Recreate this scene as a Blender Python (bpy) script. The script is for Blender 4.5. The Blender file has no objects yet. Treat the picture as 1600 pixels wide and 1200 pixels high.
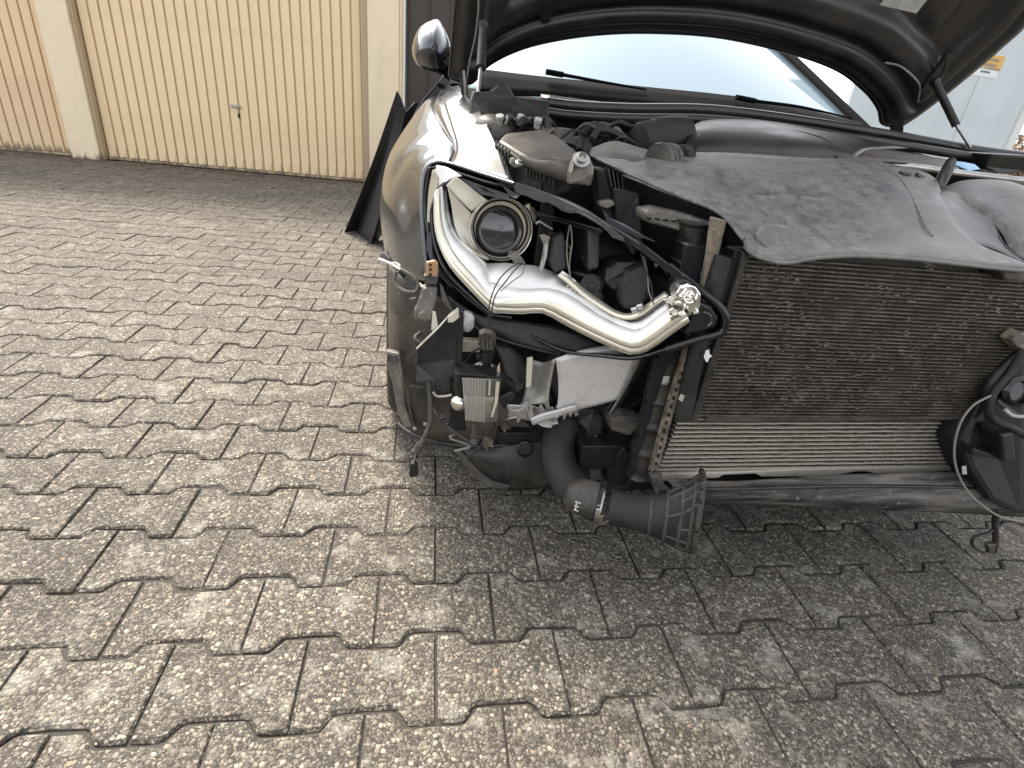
import bpy, bmesh, math, random
from mathutils import Vector, Matrix
random.seed(7)
# ------------------------------------------------------------------ camera, sky, sun, exposure
SC = bpy.context.scene
COL = SC.collection
H = 0.85
F = 840.0
ROWS = ((0.98691678, 0.03264153, 0.15789176),
        (-0.12584778, -0.45619821, 0.88093447),
        (0.10078499, -0.88927933, -0.4461218))
RW = Matrix(ROWS)
YAW = 0.05436
cd = bpy.data.cameras.new('camera')
cam = bpy.data.objects.new('camera', cd)
COL.objects.link(cam)
cd.sensor_width = 36.0
cd.lens = F / 1600 * 36
cd.clip_start = 0.02
cd.clip_end = 500
rx = RW @ Vector((1, 0, 0)); up = RW @ Vector((0, -1, 0)); bk = RW @ Vector((0, 0, -1))
m = Matrix((rx, up, bk)).transposed().to_4x4()
m.translation = Vector((0, 0, H))
cam.matrix_world = m
SC.camera = cam

SUN_EL = math.radians(51)
SUN_AZ = Vector((-0.40, 0.92, 0)).normalized()      # horizontal direction towards the sun
wd = bpy.data.worlds.new('World')
SC.world = wd
wd.use_nodes = True
wn = wd.node_tree.nodes; wl = wd.node_tree.links
bg = wn['Background']
sky = wn.new('ShaderNodeTexSky')
sky.sky_type = 'NISHITA'
sky.sun_disc = False
sky.sun_elevation = SUN_EL
sky.sun_rotation = math.atan2(SUN_AZ.x, SUN_AZ.y)
sky.dust_density = 3.0
sky.air_density = 1.0
hs = wn.new('ShaderNodeHueSaturation')
hs.inputs['Saturation'].default_value = 0.22
wl.new(sky.outputs[0], hs.inputs['Color'])
wl.new(hs.outputs[0], bg.inputs['Color'])
bg.inputs['Strength'].default_value = 0.15
sd = bpy.data.lights.new('sun', 'SUN')
sd.energy = 1.5
sd.angle = math.radians(16)
sd.color = (1.0, 0.89, 0.72)
sun = bpy.data.objects.new('sun', sd)
COL.objects.link(sun)
sdir = Vector((SUN_AZ.x * math.cos(SUN_EL), SUN_AZ.y * math.cos(SUN_EL), math.sin(SUN_EL)))
sun.rotation_euler = sdir.to_track_quat('Z', 'Y').to_euler()
SC.view_settings.view_transform = 'Standard'
SC.view_settings.look = 'None'
SC.view_settings.exposure = 1.80
SC.view_settings.gamma = 1.0

# ------------------------------------------------------------------ helpers
CY, SY = math.cos(YAW), math.sin(YAW)
LAT = Vector((CY, SY, 0)); BACK = Vector((-SY, CY, 0))
CB = Vector((0.85, 1.55, 0.0))           # car base in car axes (under the front axle)

def ray_w(x, y):
    return RW @ Vector((x - 800, y - 600, F))
def ray_c(x, y):
    d = ray_w(x, y)
    return Vector((d.dot(LAT), d.dot(BACK), d.z))
def at(x, y, Y):                          # photo pixel + depth in car axes -> point in car axes
    d = ray_c(x, y)
    return Vector((0, 0, H)) + d * (Y / d.y)
def onp(x, y, p0, n):
    d = ray_c(x, y); o = Vector((0, 0, H))
    return o + d * ((p0 - o).dot(n) / d.dot(n))
def gw(x, y):                             # ground point, world axes
    d = ray_w(x, y)
    return Vector((0, 0, H)) + d * (-H / d.z)
SHIFT = 0.0
def V(p):
    if isinstance(p, Vector): return p
    if SHIFT:                             # the lamp's inner end reaches further forward
        t = max(0.0, min(1.0, (p[0] - 800) / 280.0)); return at(p[0], p[1], p[2] - SHIFT * t * t * (3 - 2 * t))
    return at(*p)
def pxm(x, y, Y):                         # metres per photo pixel at a point
    return (at(x + 1, y, Y) - at(x, y, Y)).length

def link(o, parent=None):
    COL.objects.link(o)
    if parent is not None: o.parent = parent
    return o
def tag(o, label, cat, group=None, kind=None):
    if label: o['label'] = label
    if cat: o['category'] = cat
    if group: o['group'] = group
    if kind: o['kind'] = kind
    return o
def empty(name, loc=(0, 0, 0), rz=0):
    o = bpy.data.objects.new(name, None)
    o.empty_display_size = 0.1
    o.location = loc; o.rotation_euler = (0, 0, rz)
    return link(o)
def mesh(name, vs, fs, mat, parent=None, smooth=True, solid=0, bevel=0, seg=2, sub=0, off=None, ang=35):
    me = bpy.data.meshes.new(name)
    if off is not None: vs = [Vector(v) - off for v in vs]
    me.from_pydata([tuple(v) for v in vs], [], fs)
    me.validate(); me.update()
    bm = bmesh.new(); bm.from_mesh(me)
    bmesh.ops.recalc_face_normals(bm, faces=bm.faces)
    for f in bm.faces: f.smooth = smooth
    if smooth:
        for e in bm.edges:
            if len(e.link_faces) == 2 and e.calc_face_angle(0) > math.radians(ang) and not sub: e.smooth = False
    bm.to_mesh(me); bm.free()
    if isinstance(mat, str): mat = M[mat]
    me.materials.append(mat)
    o = bpy.data.objects.new(name, me)
    link(o, parent)
    if sub:
        md = o.modifiers.new('sub', 'SUBSURF'); md.levels = sub; md.render_levels = sub
    if solid:
        md = o.modifiers.new('solid', 'SOLIDIFY'); md.thickness = solid; md.offset = 0
    if bevel:
        md = o.modifiers.new('bevel', 'BEVEL'); md.width = bevel; md.segments = seg
        md.limit_method = 'ANGLE'; md.angle_limit = math.radians(40)
        md.harden_normals = False
    return o
def cm(name, vs, fs, mat, parent, **k):   # a mesh of the car, in car axes
    return mesh(name, vs, fs, mat, parent, off=CB, **k)

def cat1(p0, p1, p2, p3, t):
    return 0.5 * ((2 * p1) + (p2 - p0) * t + (2 * p0 - 5 * p1 + 4 * p2 - p3) * t * t + (3 * p1 - p0 - 3 * p2 + p3) * t ** 3)
def spline(pts, n=6):
    P = [V(p) for p in pts]
    if len(P) < 3 or n == 1:
        if n == 1 or len(P) < 2: return P
        return [P[0].lerp(P[1], k / n) for k in range(n + 1)]
    Q = [P[0] * 2 - P[1]] + P + [P[-1] * 2 - P[-2]]
    out = []
    for i in range(len(P) - 1):
        for k in range(n):
            out.append(cat1(Q[i], Q[i + 1], Q[i + 2], Q[i + 3], k / n))
    out.append(P[-1])
    return out
def patch(name, rows, mat, parent, nu=5, nv=5, solid=0.003, **k):
    R = [spline(r, nu) for r in rows]
    cols = [spline([R[i][j] for i in range(len(R))], nv) for j in range(len(R[0]))]
    nr, nc = len(cols[0]), len(cols)
    vs = [cols[j][i] for i in range(nr) for j in range(nc)]
    fs = [(i * nc + j, i * nc + j + 1, (i + 1) * nc + j + 1, (i + 1) * nc + j) for i in range(nr - 1) for j in range(nc - 1)]
    return cm(name, vs, fs, mat, parent, solid=solid, **k)
def slab(name, pts, depth, mat, parent, bevel=0.002, vec=None, **k):
    P = [V(p) for p in pts]
    n = len(P)
    ext = Vector((0, depth, 0)) if vec is None else vec
    vs = P + [p + ext for p in P]
    fs = [tuple(range(n)), tuple(range(2 * n - 1, n - 1, -1))] + [(i, (i + 1) % n, n + (i + 1) % n, n + i) for i in range(n)]
    k.setdefault('smooth', False)
    return cm(name, vs, fs, mat, parent, bevel=bevel, **k)
def tube_data(P, r, seg=10, cap=True):
    n = len(P); vs = []; fs = []
    up_ = Vector((0, 0, 1)); prev = None
    for i in range(n):
        t = (P[min(i + 1, n - 1)] - P[max(i - 1, 0)]).normalized()
        if prev is None:
            a = t.cross(up_)
            if a.length < 0.1: a = t.cross(Vector((1, 0, 0)))
        else:
            a = prev - t * prev.dot(t)
        a.normalize(); prev = a
        b = t.cross(a)
        rr = r(i / (n - 1)) if callable(r) else r
        for s in range(seg):
            w = 2 * math.pi * s / seg
            vs.append(P[i] + (a * math.cos(w) + b * math.sin(w)) * rr)
    for i in range(n - 1):
        for s in range(seg):
            fs.append((i * seg + s, i * seg + (s + 1) % seg, (i + 1) * seg + (s + 1) % seg, (i + 1) * seg + s))
    if cap:
        fs.append(tuple(range(seg - 1, -1, -1))); fs.append(tuple((n - 1) * seg + s for s in range(seg)))
    return vs, fs
def tube(name, pts, r, mat, parent, n=6, seg=10, **k):
    vs, fs = tube_data(spline(pts, n), r, seg)
    return cm(name, vs, fs, mat, parent, ang=60, **k)
def lathe(name, org, axis, prof, mat, parent, seg=28, sx=1, **k):
    org = V(org); ax = axis.normalized()
    a = ax.cross(Vector((0, 0, 1)))
    if a.length < 0.1: a = ax.cross(Vector((1, 0, 0)))
    a.normalize(); b = ax.cross(a)
    vs = []; fs = []; n = len(prof)
    for r, d in prof:
        for s in range(seg):
            w = 2 * math.pi * s / seg
            vs.append(org + ax * d + (a * math.cos(w) * sx + b * math.sin(w)) * r)
    for i in range(n - 1):
        for s in range(seg):
            fs.append((i * seg + s, i * seg + (s + 1) % seg, (i + 1) * seg + (s + 1) % seg, (i + 1) * seg + s))
    if prof[0][0] > 1e-5: fs.append(tuple(range(seg)))
    if prof[-1][0] > 1e-5: fs.append(tuple((n - 1) * seg + s for s in range(seg)))
    k.setdefault('ang', 40)
    return cm(name, vs, fs, mat, parent, **k)
def boxv(c, s, rot=None):
    vs = []
    for x in (-1, 1):
        for y in (-1, 1):
            for z in (-1, 1):
                v = Vector((x * s[0] / 2, y * s[1] / 2, z * s[2] / 2))
                if rot is not None: v = rot @ v
                vs.append(Vector(c) + v)
    fs = [(0, 1, 3, 2), (4, 6, 7, 5), (0, 4, 5, 1), (2, 3, 7, 6), (0, 2, 6, 4), (1, 5, 7, 3)]
    return vs, fs
def box(name, c, s, mat, parent, rot=None, bevel=0.003, **k):
    vs, fs = boxv(V(c), s, rot)
    k.setdefault('smooth', False)
    return cm(name, vs, fs, mat, parent, bevel=bevel, **k)
def join(parts):
    vs = []; fs = []
    for v, f in parts:
        o = len(vs); vs += v; fs += [tuple(i + o for i in g) for g in f]
    return vs, fs

# ------------------------------------------------------------------ materials
M = {}
def nmat(name):
    mt = bpy.data.materials.new(name); mt.use_nodes = True
    nt = mt.node_tree; b = nt.nodes['Principled BSDF']
    M[name] = mt
    return mt, nt, b
def N(nt, t, **k):
    n = nt.nodes.new(t)
    for a, v in k.items(): setattr(n, a, v)
    return n
def coords(nt, scale=1.0, kind='Object', loc=None):
    tc = N(nt, 'ShaderNodeTexCoord'); mp = N(nt, 'ShaderNodeMapping')
    nt.links.new(tc.outputs[kind], mp.inputs['Vector'])
    s = scale if isinstance(scale, tuple) else (scale,) * 3
    mp.inputs['Scale'].default_value = s
    return mp.outputs[0]
def noise(nt, vec, scale, detail=4, rough=0.6, dist=0.0):
    n = N(nt, 'ShaderNodeTexNoise')
    n.inputs['Scale'].default_value = scale; n.inputs['Detail'].default_value = detail
    n.inputs['Roughness'].default_value = rough; n.inputs['Distortion'].default_value = dist
    nt.links.new(vec, n.inputs['Vector'])
    return n.outputs['Fac']
def ramp(nt, fac, stops):
    r = N(nt, 'ShaderNodeValToRGB')
    e = r.color_ramp.elements
    while len(e) < len(stops): e.new(0.5)
    for el, (p, c) in zip(e, stops):
        el.position = p
        if not isinstance(c, tuple): c = (c, c, c)
        el.color = (*c, 1)
    nt.links.new(fac, r.inputs['Fac'])
    return r.outputs['Color']
def mix(nt, fac, a, b, mode='MIX'):
    mx = N(nt, 'ShaderNodeMix', data_type='RGBA', blend_type=mode)
    for inp, v in ((mx.inputs[0], fac), (mx.inputs[6], a), (mx.inputs[7], b)):
        if hasattr(v, 'node'): nt.links.new(v, inp)
        elif isinstance(v, tuple): inp.default_value = (*v, 1)
        else: inp.default_value = v
    return mx.outputs[2]
def bump(nt, b, h, strength=0.3, dist=0.002):
    bp = N(nt, 'ShaderNodeBump')
    bp.inputs['Strength'].default_value = strength; bp.inputs['Distance'].default_value = dist
    nt.links.new(h, bp.inputs['Height']); nt.links.new(bp.outputs[0], b.inputs['Normal'])
def setv(b, **k):
    for a, v in k.items():
        b.inputs[a.replace('_', ' ')].default_value = v
def dusty(name, base, dust, lo=0.42, hi=0.68, rough=0.55, scale=9, up_dust=0.0, bmp=0.15, metal=0.0, fine=160, speck=0.5):
    mt, nt, b = nmat(name)
    v = coords(nt)
    n1 = noise(nt, v, scale, 5, 0.68, 0.4)
    n2 = noise(nt, v, fine, 2, 0.6)
    f = ramp(nt, n1, [(lo, 0.0), (hi, 1.0)])
    if up_dust:
        g = N(nt, 'ShaderNodeNewGeometry'); sx = N(nt, 'ShaderNodeSeparateXYZ')
        nt.links.new(g.outputs['Normal'], sx.inputs[0])
        mu = N(nt, 'ShaderNodeMath', operation='MULTIPLY_ADD', use_clamp=True)
        nt.links.new(sx.outputs['Z'], mu.inputs[0]); mu.inputs[1].default_value = up_dust
        sep = N(nt, 'ShaderNodeSeparateColor'); nt.links.new(f, sep.inputs[0])
        nt.links.new(sep.outputs[0], mu.inputs[2])
        f = mu.outputs[0]
    c = mix(nt, f, base, dust)
    c = mix(nt, ramp(nt, n2, [(0.60, 0.0), (0.72, speck)]), c, tuple(min(1, x * 1.7 + 0.01) for x in dust))
    c = mix(nt, ramp(nt, n2, [(0.28, 0.5), (0.42, 0.0)]), c, tuple(x * 0.5 for x in base))
    nt.links.new(c, b.inputs['Base Color'])
    nt.links.new(ramp(nt, f, [(0.0, rough * 0.75), (1.0, min(1, rough * 1.35))]), b.inputs['Roughness'])
    setv(b, Metallic=metal)
    if bmp: bump(nt, b, n2, bmp, 0.001)
    return mt

# paving stones: washed pebble concrete
mt, nt, b = nmat('paver')
tc = N(nt, 'ShaderNodeTexCoord')
pos = N(nt, 'ShaderNodeNewGeometry')
v = pos.outputs['Position']
vd = N(nt, 'ShaderNodeVectorMath', operation='ADD')
nz = N(nt, 'ShaderNodeTexNoise'); nz.inputs['Scale'].default_value = 60
nt.links.new(v, nz.inputs['Vector'])
sc_ = N(nt, 'ShaderNodeVectorMath', operation='SCALE'); sc_.inputs['Scale'].default_value = 0.006
nt.links.new(nz.outputs['Color'], sc_.inputs[0])
nt.links.new(v, vd.inputs[0]); nt.links.new(sc_.outputs[0], vd.inputs[1])
def voro(nt, vec, scale, feat='F1', rnd=1.0):
    n = N(nt, 'ShaderNodeTexVoronoi', feature=feat); n.inputs['Scale'].default_value = scale
    n.inputs['Randomness'].default_value = rnd
    nt.links.new(vec, n.inputs['Vector']); return n
v1 = voro(nt, vd.outputs[0], 145)
v3 = voro(nt, vd.outputs[0], 340)
sep = N(nt, 'ShaderNodeSeparateColor'); nt.links.new(v1.outputs['Color'], sep.inputs[0])
peb = ramp(nt, sep.outputs[0], [(0.0, (0.065, 0.058, 0.05)), (0.3, (0.135, 0.123, 0.105)), (0.6, (0.205, 0.186, 0.158)), (0.85, (0.30, 0.274, 0.233)), (0.985, (0.44, 0.41, 0.355)), (1.0, (0.36, 0.24, 0.165))])
sep3 = N(nt, 'ShaderNodeSeparateColor'); nt.links.new(v3.outputs['Color'], sep3.inputs[0])
grit = ramp(nt, sep3.outputs[1], [(0.0, (0.045, 0.040, 0.034)), (0.55, (0.115, 0.104, 0.088)), (1.0, (0.36, 0.33, 0.28))])
grit = mix(nt, ramp(nt, v3.outputs['Distance'], [(0.30, 0.0), (0.6, 0.75)]), grit, (0.036, 0.032, 0.027))
rad_ = N(nt, 'ShaderNodeMath', operation='MULTIPLY_ADD'); nt.links.new(sep.outputs[1], rad_.inputs[0]); rad_.inputs[1].default_value = -0.40; rad_.inputs[2].default_value = 0.72
dd = N(nt, 'ShaderNodeMath', operation='SUBTRACT'); nt.links.new(rad_.outputs[0], dd.inputs[0]); nt.links.new(v1.outputs['Distance'], dd.inputs[1])
edge2 = ramp(nt, dd.outputs[0], [(0.0, 0.0), (0.07, 1.0)])
c = mix(nt, edge2, grit, peb)
oi = N(nt, 'ShaderNodeNewGeometry')
rpi = oi.outputs['Random Per Island']
oinf = N(nt, 'ShaderNodeObjectInfo')
ad = N(nt, 'ShaderNodeMath', operation='ADD'); nt.links.new(rpi, ad.inputs[0]); nt.links.new(oinf.outputs['Random'], ad.inputs[1])
fr = N(nt, 'ShaderNodeMath', operation='FRACT'); nt.links.new(ad.outputs[0], fr.inputs[0])
tone = ramp(nt, fr.outputs[0], [(0.0, 0.88), (0.5, 1.0), (1.0, 1.10)])
c = mix(nt, 1.0, c, tone, 'MULTIPLY')
big = noise(nt, v, 1.6, 3, 0.6)
c = mix(nt, 1.0, c, ramp(nt, big, [(0.3, 0.82), (0.7, 1.12)]), 'MULTIPLY')
c = mix(nt, 1.0, c, (0.90, 0.85, 0.775), 'MULTIPLY')
# pale lichen and lime bloom in blotches
lich = noise(nt, v, 11, 4, 0.75)
c = mix(nt, ramp(nt, lich, [(0.54, 0.0), (0.70, 0.6)]), c, (0.37, 0.345, 0.29))
drt = noise(nt, v, 4.3, 3, 0.6)
c = mix(nt, ramp(nt, drt, [(0.58, 0.0), (0.8, 0.35)]), c, (0.085, 0.075, 0.062))
nt.links.new(c, b.inputs['Base Color'])
setv(b, Roughness=0.82)
hgt = ramp(nt, dd.outputs[0], [(0.0, 0.0), (0.2, 0.75), (0.5, 1.0)])
hgt = mix(nt, 0.3, hgt, sep3.outputs[0])
bump(nt, b, hgt, 0.85, 0.0035)

dusty('soil', (0.024, 0.020, 0.016), (0.075, 0.064, 0.05), 0.42, 0.72, 0.95, 14, 0, 0.8)
dusty('litter', (0.045, 0.032, 0.022), (0.12, 0.085, 0.055), 0.35, 0.7, 0.95, 40, 0, 0.5)
def N2add(nt, x, k):
    a = N(nt, 'ShaderNodeMath', operation='ADD', use_clamp=True); nt.links.new(x, a.inputs[0]); a.inputs[1].default_value = k
    return a.outputs[0]
def paintwall(name, col, dirt, rough, bscale, bstr, lo=0.55, hi=0.8, dist=0.003):
    mt, nt, b = nmat(name)
    v = coords(nt)
    n1 = noise(nt, v, 2.2, 6, 0.65)
    n2 = noise(nt, v, bscale, 5, 0.65)
    c = mix(nt, ramp(nt, n1, [(lo, 0.0), (hi, 0.5)]), col, dirt)
    n3 = noise(nt, coords(nt, (14, 14, 0.6)), 1.0, 4, 0.6)
    c = mix(nt, ramp(nt, n3, [(0.5, 0.0), (0.8, 0.28)]), c, dirt)
    sx = N(nt, 'ShaderNodeSeparateXYZ'); tc_ = N(nt, 'ShaderNodeNewGeometry'); nt.links.new(tc_.outputs['Position'], sx.inputs[0])
    nh = noise(nt, coords(nt, (16, 16, 3)), 1.0, 4, 0.7)
    hh = N(nt, 'ShaderNodeMath', operation='MULTIPLY_ADD'); nt.links.new(nh, hh.inputs[0]); hh.inputs[1].default_value = -0.5; nt.links.new(sx.outputs['Z'], hh.inputs[2])
    c = mix(nt, ramp(nt, N2add(nt, hh.outputs[0], 0.36), [(0.10, 0.75), (0.16, 0.0)]), c, (0.10, 0.075, 0.05))
    nt.links.new(c, b.inputs['Base Color']); setv(b, Roughness=rough)
    bump(nt, b, n2, bstr, dist)
    return mt
paintwall('garage_cream', (0.86, 0.66, 0.395), (0.68, 0.51, 0.30), 0.5, 60, 0.04)
paintwall('garage_tan', (0.80, 0.59, 0.36), (0.6, 0.44, 0.27), 0.5, 60, 0.04)
paintwall('groove_shade', (0.60, 0.44, 0.25), (0.4, 0.29, 0.165), 0.6, 60, 0.04)  # door colour darkened: shade between the ribs put into the colour
paintwall('frame_brown', (0.46, 0.35, 0.22), (0.30, 0.22, 0.14), 0.5, 60, 0.04)
paintwall('stucco', (0.86, 0.71, 0.50), (0.64, 0.53, 0.37), 0.9, 55, 0.6, 0.5, 0.8, 0.006)
paintwall('brown_door', (0.045, 0.032, 0.024), (0.07, 0.05, 0.036), 0.5, 60, 0.05)
paintwall('metal_grey', (0.60, 0.65, 0.66), (0.44, 0.48, 0.48), 0.55, 30, 0.05, 0.45, 0.7)
paintwall('white_paint', (0.72, 0.72, 0.70), (0.5, 0.5, 0.47), 0.5, 30, 0.05)
paintwall('roof_felt', (0.08, 0.08, 0.08), (0.12, 0.11, 0.1), 0.9, 80, 0.5)

# car paint
mt, nt, b = nmat('car_paint')
v = coords(nt)
n1 = noise(nt, v, 7, 6, 0.65, 1.2); n2 = noise(nt, v, 900, 2, 0.5)
c = mix(nt, ramp(nt, n1, [(0.45, 0.0), (0.75, 0.35)]), (0.046, 0.049, 0.054), (0.10, 0.099, 0.096))
c = mix(nt, ramp(nt, n2, [(0.5, 0.0), (0.8, 0.2)]), c, (0.2, 0.2, 0.2))
nt.links.new(c, b.inputs['Base Color'])
setv(b, Metallic=0.7, Roughness=0.24)
b.inputs['Coat Weight'].default_value = 1.0
rr = ramp(nt, n1, [(0.4, 0.03), (0.8, 0.16)])
nt.links.new(rr, b.inputs['Coat Roughness'])

dusty('plastic_black', (0.007, 0.007, 0.007), (0.040, 0.034, 0.028), 0.48, 0.80, 0.60, 10, 0.05, speck=0.35)
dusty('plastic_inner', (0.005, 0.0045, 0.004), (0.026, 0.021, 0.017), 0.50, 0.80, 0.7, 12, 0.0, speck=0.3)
mt, nt, b = nmat('cover_dusty')
v = coords(nt); n1 = noise(nt, v, 5, 6, 0.7, 0.6); n2 = noise(nt, v, 38, 5, 0.75, 0.8); n3 = noise(nt, coords(nt, (6, 30, 30)), 1.6, 5, 0.75, 1.0); n4 = noise(nt, v, 420, 2, 0.6)
c = mix(nt, ramp(nt, n1, [(0.36, 0.0), (0.66, 1.0)]), (0.070, 0.069, 0.074), (0.165, 0.152, 0.135))
c = mix(nt, ramp(nt, n2, [(0.45, 0.0), (0.68, 0.6)]), c, (0.235, 0.222, 0.205))
c = mix(nt, ramp(nt, n3, [(0.56, 0.0), (0.66, 0.55)]), c, (0.27, 0.26, 0.245))
c = mix(nt, ramp(nt, n2, [(0.28, 0.6), (0.42, 0.0)]), c, (0.045, 0.043, 0.043))
nt.links.new(c, b.inputs['Base Color'])
nt.links.new(ramp(nt, n2, [(0.3, 0.34), (0.7, 0.65)]), b.inputs['Roughness'])
bump(nt, b, n4, 0.12, 0.001)
dusty('cover_engine', (0.016, 0.015, 0.0145), (0.085, 0.074, 0.062), 0.38, 0.78, 0.4, 7, 0.10, speck=0.2)
dusty('engine_dusty', (0.028, 0.025, 0.022), (0.135, 0.114, 0.092), 0.36, 0.74, 0.5, 11, 0.18)
dusty('liner_dusty', (0.040, 0.032, 0.025), (0.125, 0.100, 0.076), 0.34, 0.72, 0.7, 12, 0.05)
dusty('bracket_grey', (0.055, 0.047, 0.039), (0.17, 0.145, 0.118), 0.36, 0.72, 0.5, 22, 0.08)
dusty('tank_brown', (0.010, 0.009, 0.008), (0.050, 0.041, 0.032), 0.42, 0.76, 0.45, 16, 0.05)
dusty('rust_edge', (0.07, 0.06, 0.05), (0.22, 0.18, 0.13), 0.4, 0.6, 0.7, 40, 0)
dusty('rubber', (0.008, 0.0075, 0.007), (0.038, 0.032, 0.026), 0.45, 0.8, 0.75, 12, 0.1)
dusty('seal_rubber', (0.012, 0.0115, 0.011), (0.042, 0.037, 0.032), 0.45, 0.8, 0.38, 5, 0.15)
dusty('hose_grey', (0.026, 0.023, 0.020), (0.085, 0.073, 0.060), 0.4, 0.7, 0.6, 14, 0.1)
dusty('trim_black', (0.008, 0.0085, 0.010), (0.018, 0.018, 0.019), 0.5, 0.8, 0.6, 6, 0.0)
dusty('hood_inner', (0.011, 0.010, 0.0095), (0.034, 0.028, 0.023), 0.42, 0.75, 0.42, 5, 0.0)
dusty('alu_cast', (0.50, 0.48, 0.46), (0.24, 0.20, 0.165), 0.52, 0.78, 0.45, 14, 0.0, 0.3, 0.35)
dusty('alu_dull', (0.30, 0.28, 0.25), (0.16, 0.14, 0.115), 0.45, 0.75, 0.5, 20, 0.0, 0.2, 0.6)
dusty('fin_dirty', (0.038, 0.031, 0.025), (0.11, 0.092, 0.073), 0.35, 0.7, 0.6, 10, 0.0, 0.5, 0.1, 420, 0.8)
dusty('tube_dirty', (0.058, 0.048, 0.038), (0.185, 0.158, 0.127), 0.42, 0.72, 0.5, 22, 0.0, 0.3, 0.2, 420, 0.9)
dusty('tube_bright', (0.48, 0.43, 0.355), (0.26, 0.22, 0.175), 0.5, 0.78, 0.4, 12, 0.0, 0.1, 0.1)
mt, nt, b = nmat('tray_dirty')
v = coords(nt, (4, 20, 45)); n1 = noise(nt, v, 1.0, 5, 0.7, 0.6); n2 = noise(nt, coords(nt), 60, 3, 0.7)
c = mix(nt, ramp(nt, n1, [(0.40, 0.0), (0.62, 1.0)]), (0.010, 0.0092, 0.0085), (0.13, 0.112, 0.092))
c = mix(nt, ramp(nt, n2, [(0.62, 0.0), (0.7, 0.8)]), c, (0.16, 0.15, 0.135))
nt.links.new(c, b.inputs['Base Color']); setv(b, Roughness=0.7); bump(nt, b, n1, 0.3, 0.002)
dusty('orange_clip', (0.42, 0.22, 0.10), (0.30, 0.19, 0.11), 0.4, 0.7, 0.6, 40, 0)
dusty('paper', (0.42, 0.40, 0.36), (0.30, 0.28, 0.25), 0.4, 0.7, 0.7, 30, 0)
dusty('hedge_leaf', (0.16, 0.085, 0.05), (0.28, 0.19, 0.11), 0.35, 0.65, 0.8, 12, 0)

def simple(name, col, rough=0.5, metal=0.0, coat=0.0, **k):
    mt, nt, b = nmat(name)
    b.inputs['Base Color'].default_value = (*col, 1)
    setv(b, Roughness=rough, Metallic=metal)
    b.inputs['Coat Weight'].default_value = coat
    for a, v in k.items(): b.inputs[a.replace('_', ' ')].default_value = v
    return mt, nt, b
def smudged(name, col, col2, r0, r1, metal=0.0, scale=20, coat=0.0):
    mt, nt, b = nmat(name)
    v = coords(nt); n1 = noise(nt, v, scale, 5, 0.65)
    nt.links.new(mix(nt, ramp(nt, n1, [(0.4, 0.0), (0.75, 1.0)]), col, col2), b.inputs['Base Color'])
    nt.links.new(ramp(nt, n1, [(0.3, r0), (0.75, r1)]), b.inputs['Roughness'])
    setv(b, Metallic=metal); b.inputs['Coat Weight'].default_value = coat
    return mt, nt, b
smudged('gloss_black', (0.005, 0.005, 0.006), (0.016, 0.015, 0.014), 0.08, 0.32, 0.0, 15, 0.1)
smudged('lens_shard', (0.05, 0.055, 0.065), (0.03, 0.03, 0.032), 0.05, 0.25, 0.0, 20, 0.8)
smudged('reflector', (0.90, 0.89, 0.87), (0.84, 0.82, 0.77), 0.30, 0.5, 0.0, 10)
smudged('reflector_cream', (0.78, 0.74, 0.62), (0.66, 0.59, 0.45), 0.16, 0.36, 0.55, 10)
smudged('chrome', (0.82, 0.81, 0.77), (0.60, 0.57, 0.5), 0.05, 0.25, 1.0, 25)
smudged('silver_plastic', (0.62, 0.58, 0.49), (0.48, 0.43, 0.35), 0.25, 0.45, 0.25, 12)
smudged('bezel_beige', (0.50, 0.44, 0.34), (0.36, 0.31, 0.24), 0.3, 0.5, 0.1, 14)
smudged('steel', (0.45, 0.44, 0.42), (0.30, 0.28, 0.25), 0.25, 0.45, 1.0, 30)
simple('lens_glass', (0.02, 0.02, 0.022), 0.04, 0.0, 1.0)
simple('wire', (0.03, 0.028, 0.025), 0.55)
simple('wire_grey', (0.20, 0.185, 0.16), 0.55)
simple('wire_white', (0.55, 0.52, 0.47), 0.6)
simple('white_plastic', (0.70, 0.69, 0.66), 0.45)
simple('blue_tint', (0.16, 0.36, 0.62), 0.3)
simple('sticker_orange', (0.72, 0.42, 0.10), 0.5)
simple('sticker_print', (0.30, 0.25, 0.2), 0.6)
simple('sticker_white', (0.78, 0.78, 0.76), 0.5)
simple('sticker_ink', (0.12, 0.12, 0.13), 0.6)
simple('print_white', (0.62, 0.60, 0.56), 0.6)
simple('interior', (0.03, 0.03, 0.032), 0.8)
simple('gap_shade', (0.004, 0.004, 0.004), 0.9)  # near-black standing in for shade in holes, slots and behind the fins
simple('cowl_black', (0.0035, 0.0035, 0.0037), 0.8, Specular_IOR_Level=0.06)
# glass; pale blue sky reflection and haze put into base and specular colour
mt, nt, b = nmat('windscreen')
v = coords(nt); n1 = noise(nt, v, 5, 5, 0.6)
b.inputs['Base Color'].default_value = (0.20, 0.27, 0.32, 1)
b.inputs['Specular Tint'].default_value = (0.58, 0.86, 1.0, 1)
setv(b, Roughness=0.03, IOR=1.5, Specular_IOR_Level=0.25)
b.inputs['Coat Weight'].default_value = 0.0
nt.links.new(ramp(nt, n1, [(0.4, 0.02), (0.8, 0.10)]), b.inputs['Roughness'])
# clear fluted lens of the small lamp
mt, nt, b = nmat('clear_lens')
b.inputs['Base Color'].default_value = (0.80, 0.77, 0.72, 1)
setv(b, Roughness=0.12, IOR=1.45)
b.inputs['Transmission Weight'].default_value = 0.92
simple('lens_rib', (0.42, 0.39, 0.34), 0.25, 0.0, 0.3)

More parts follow.
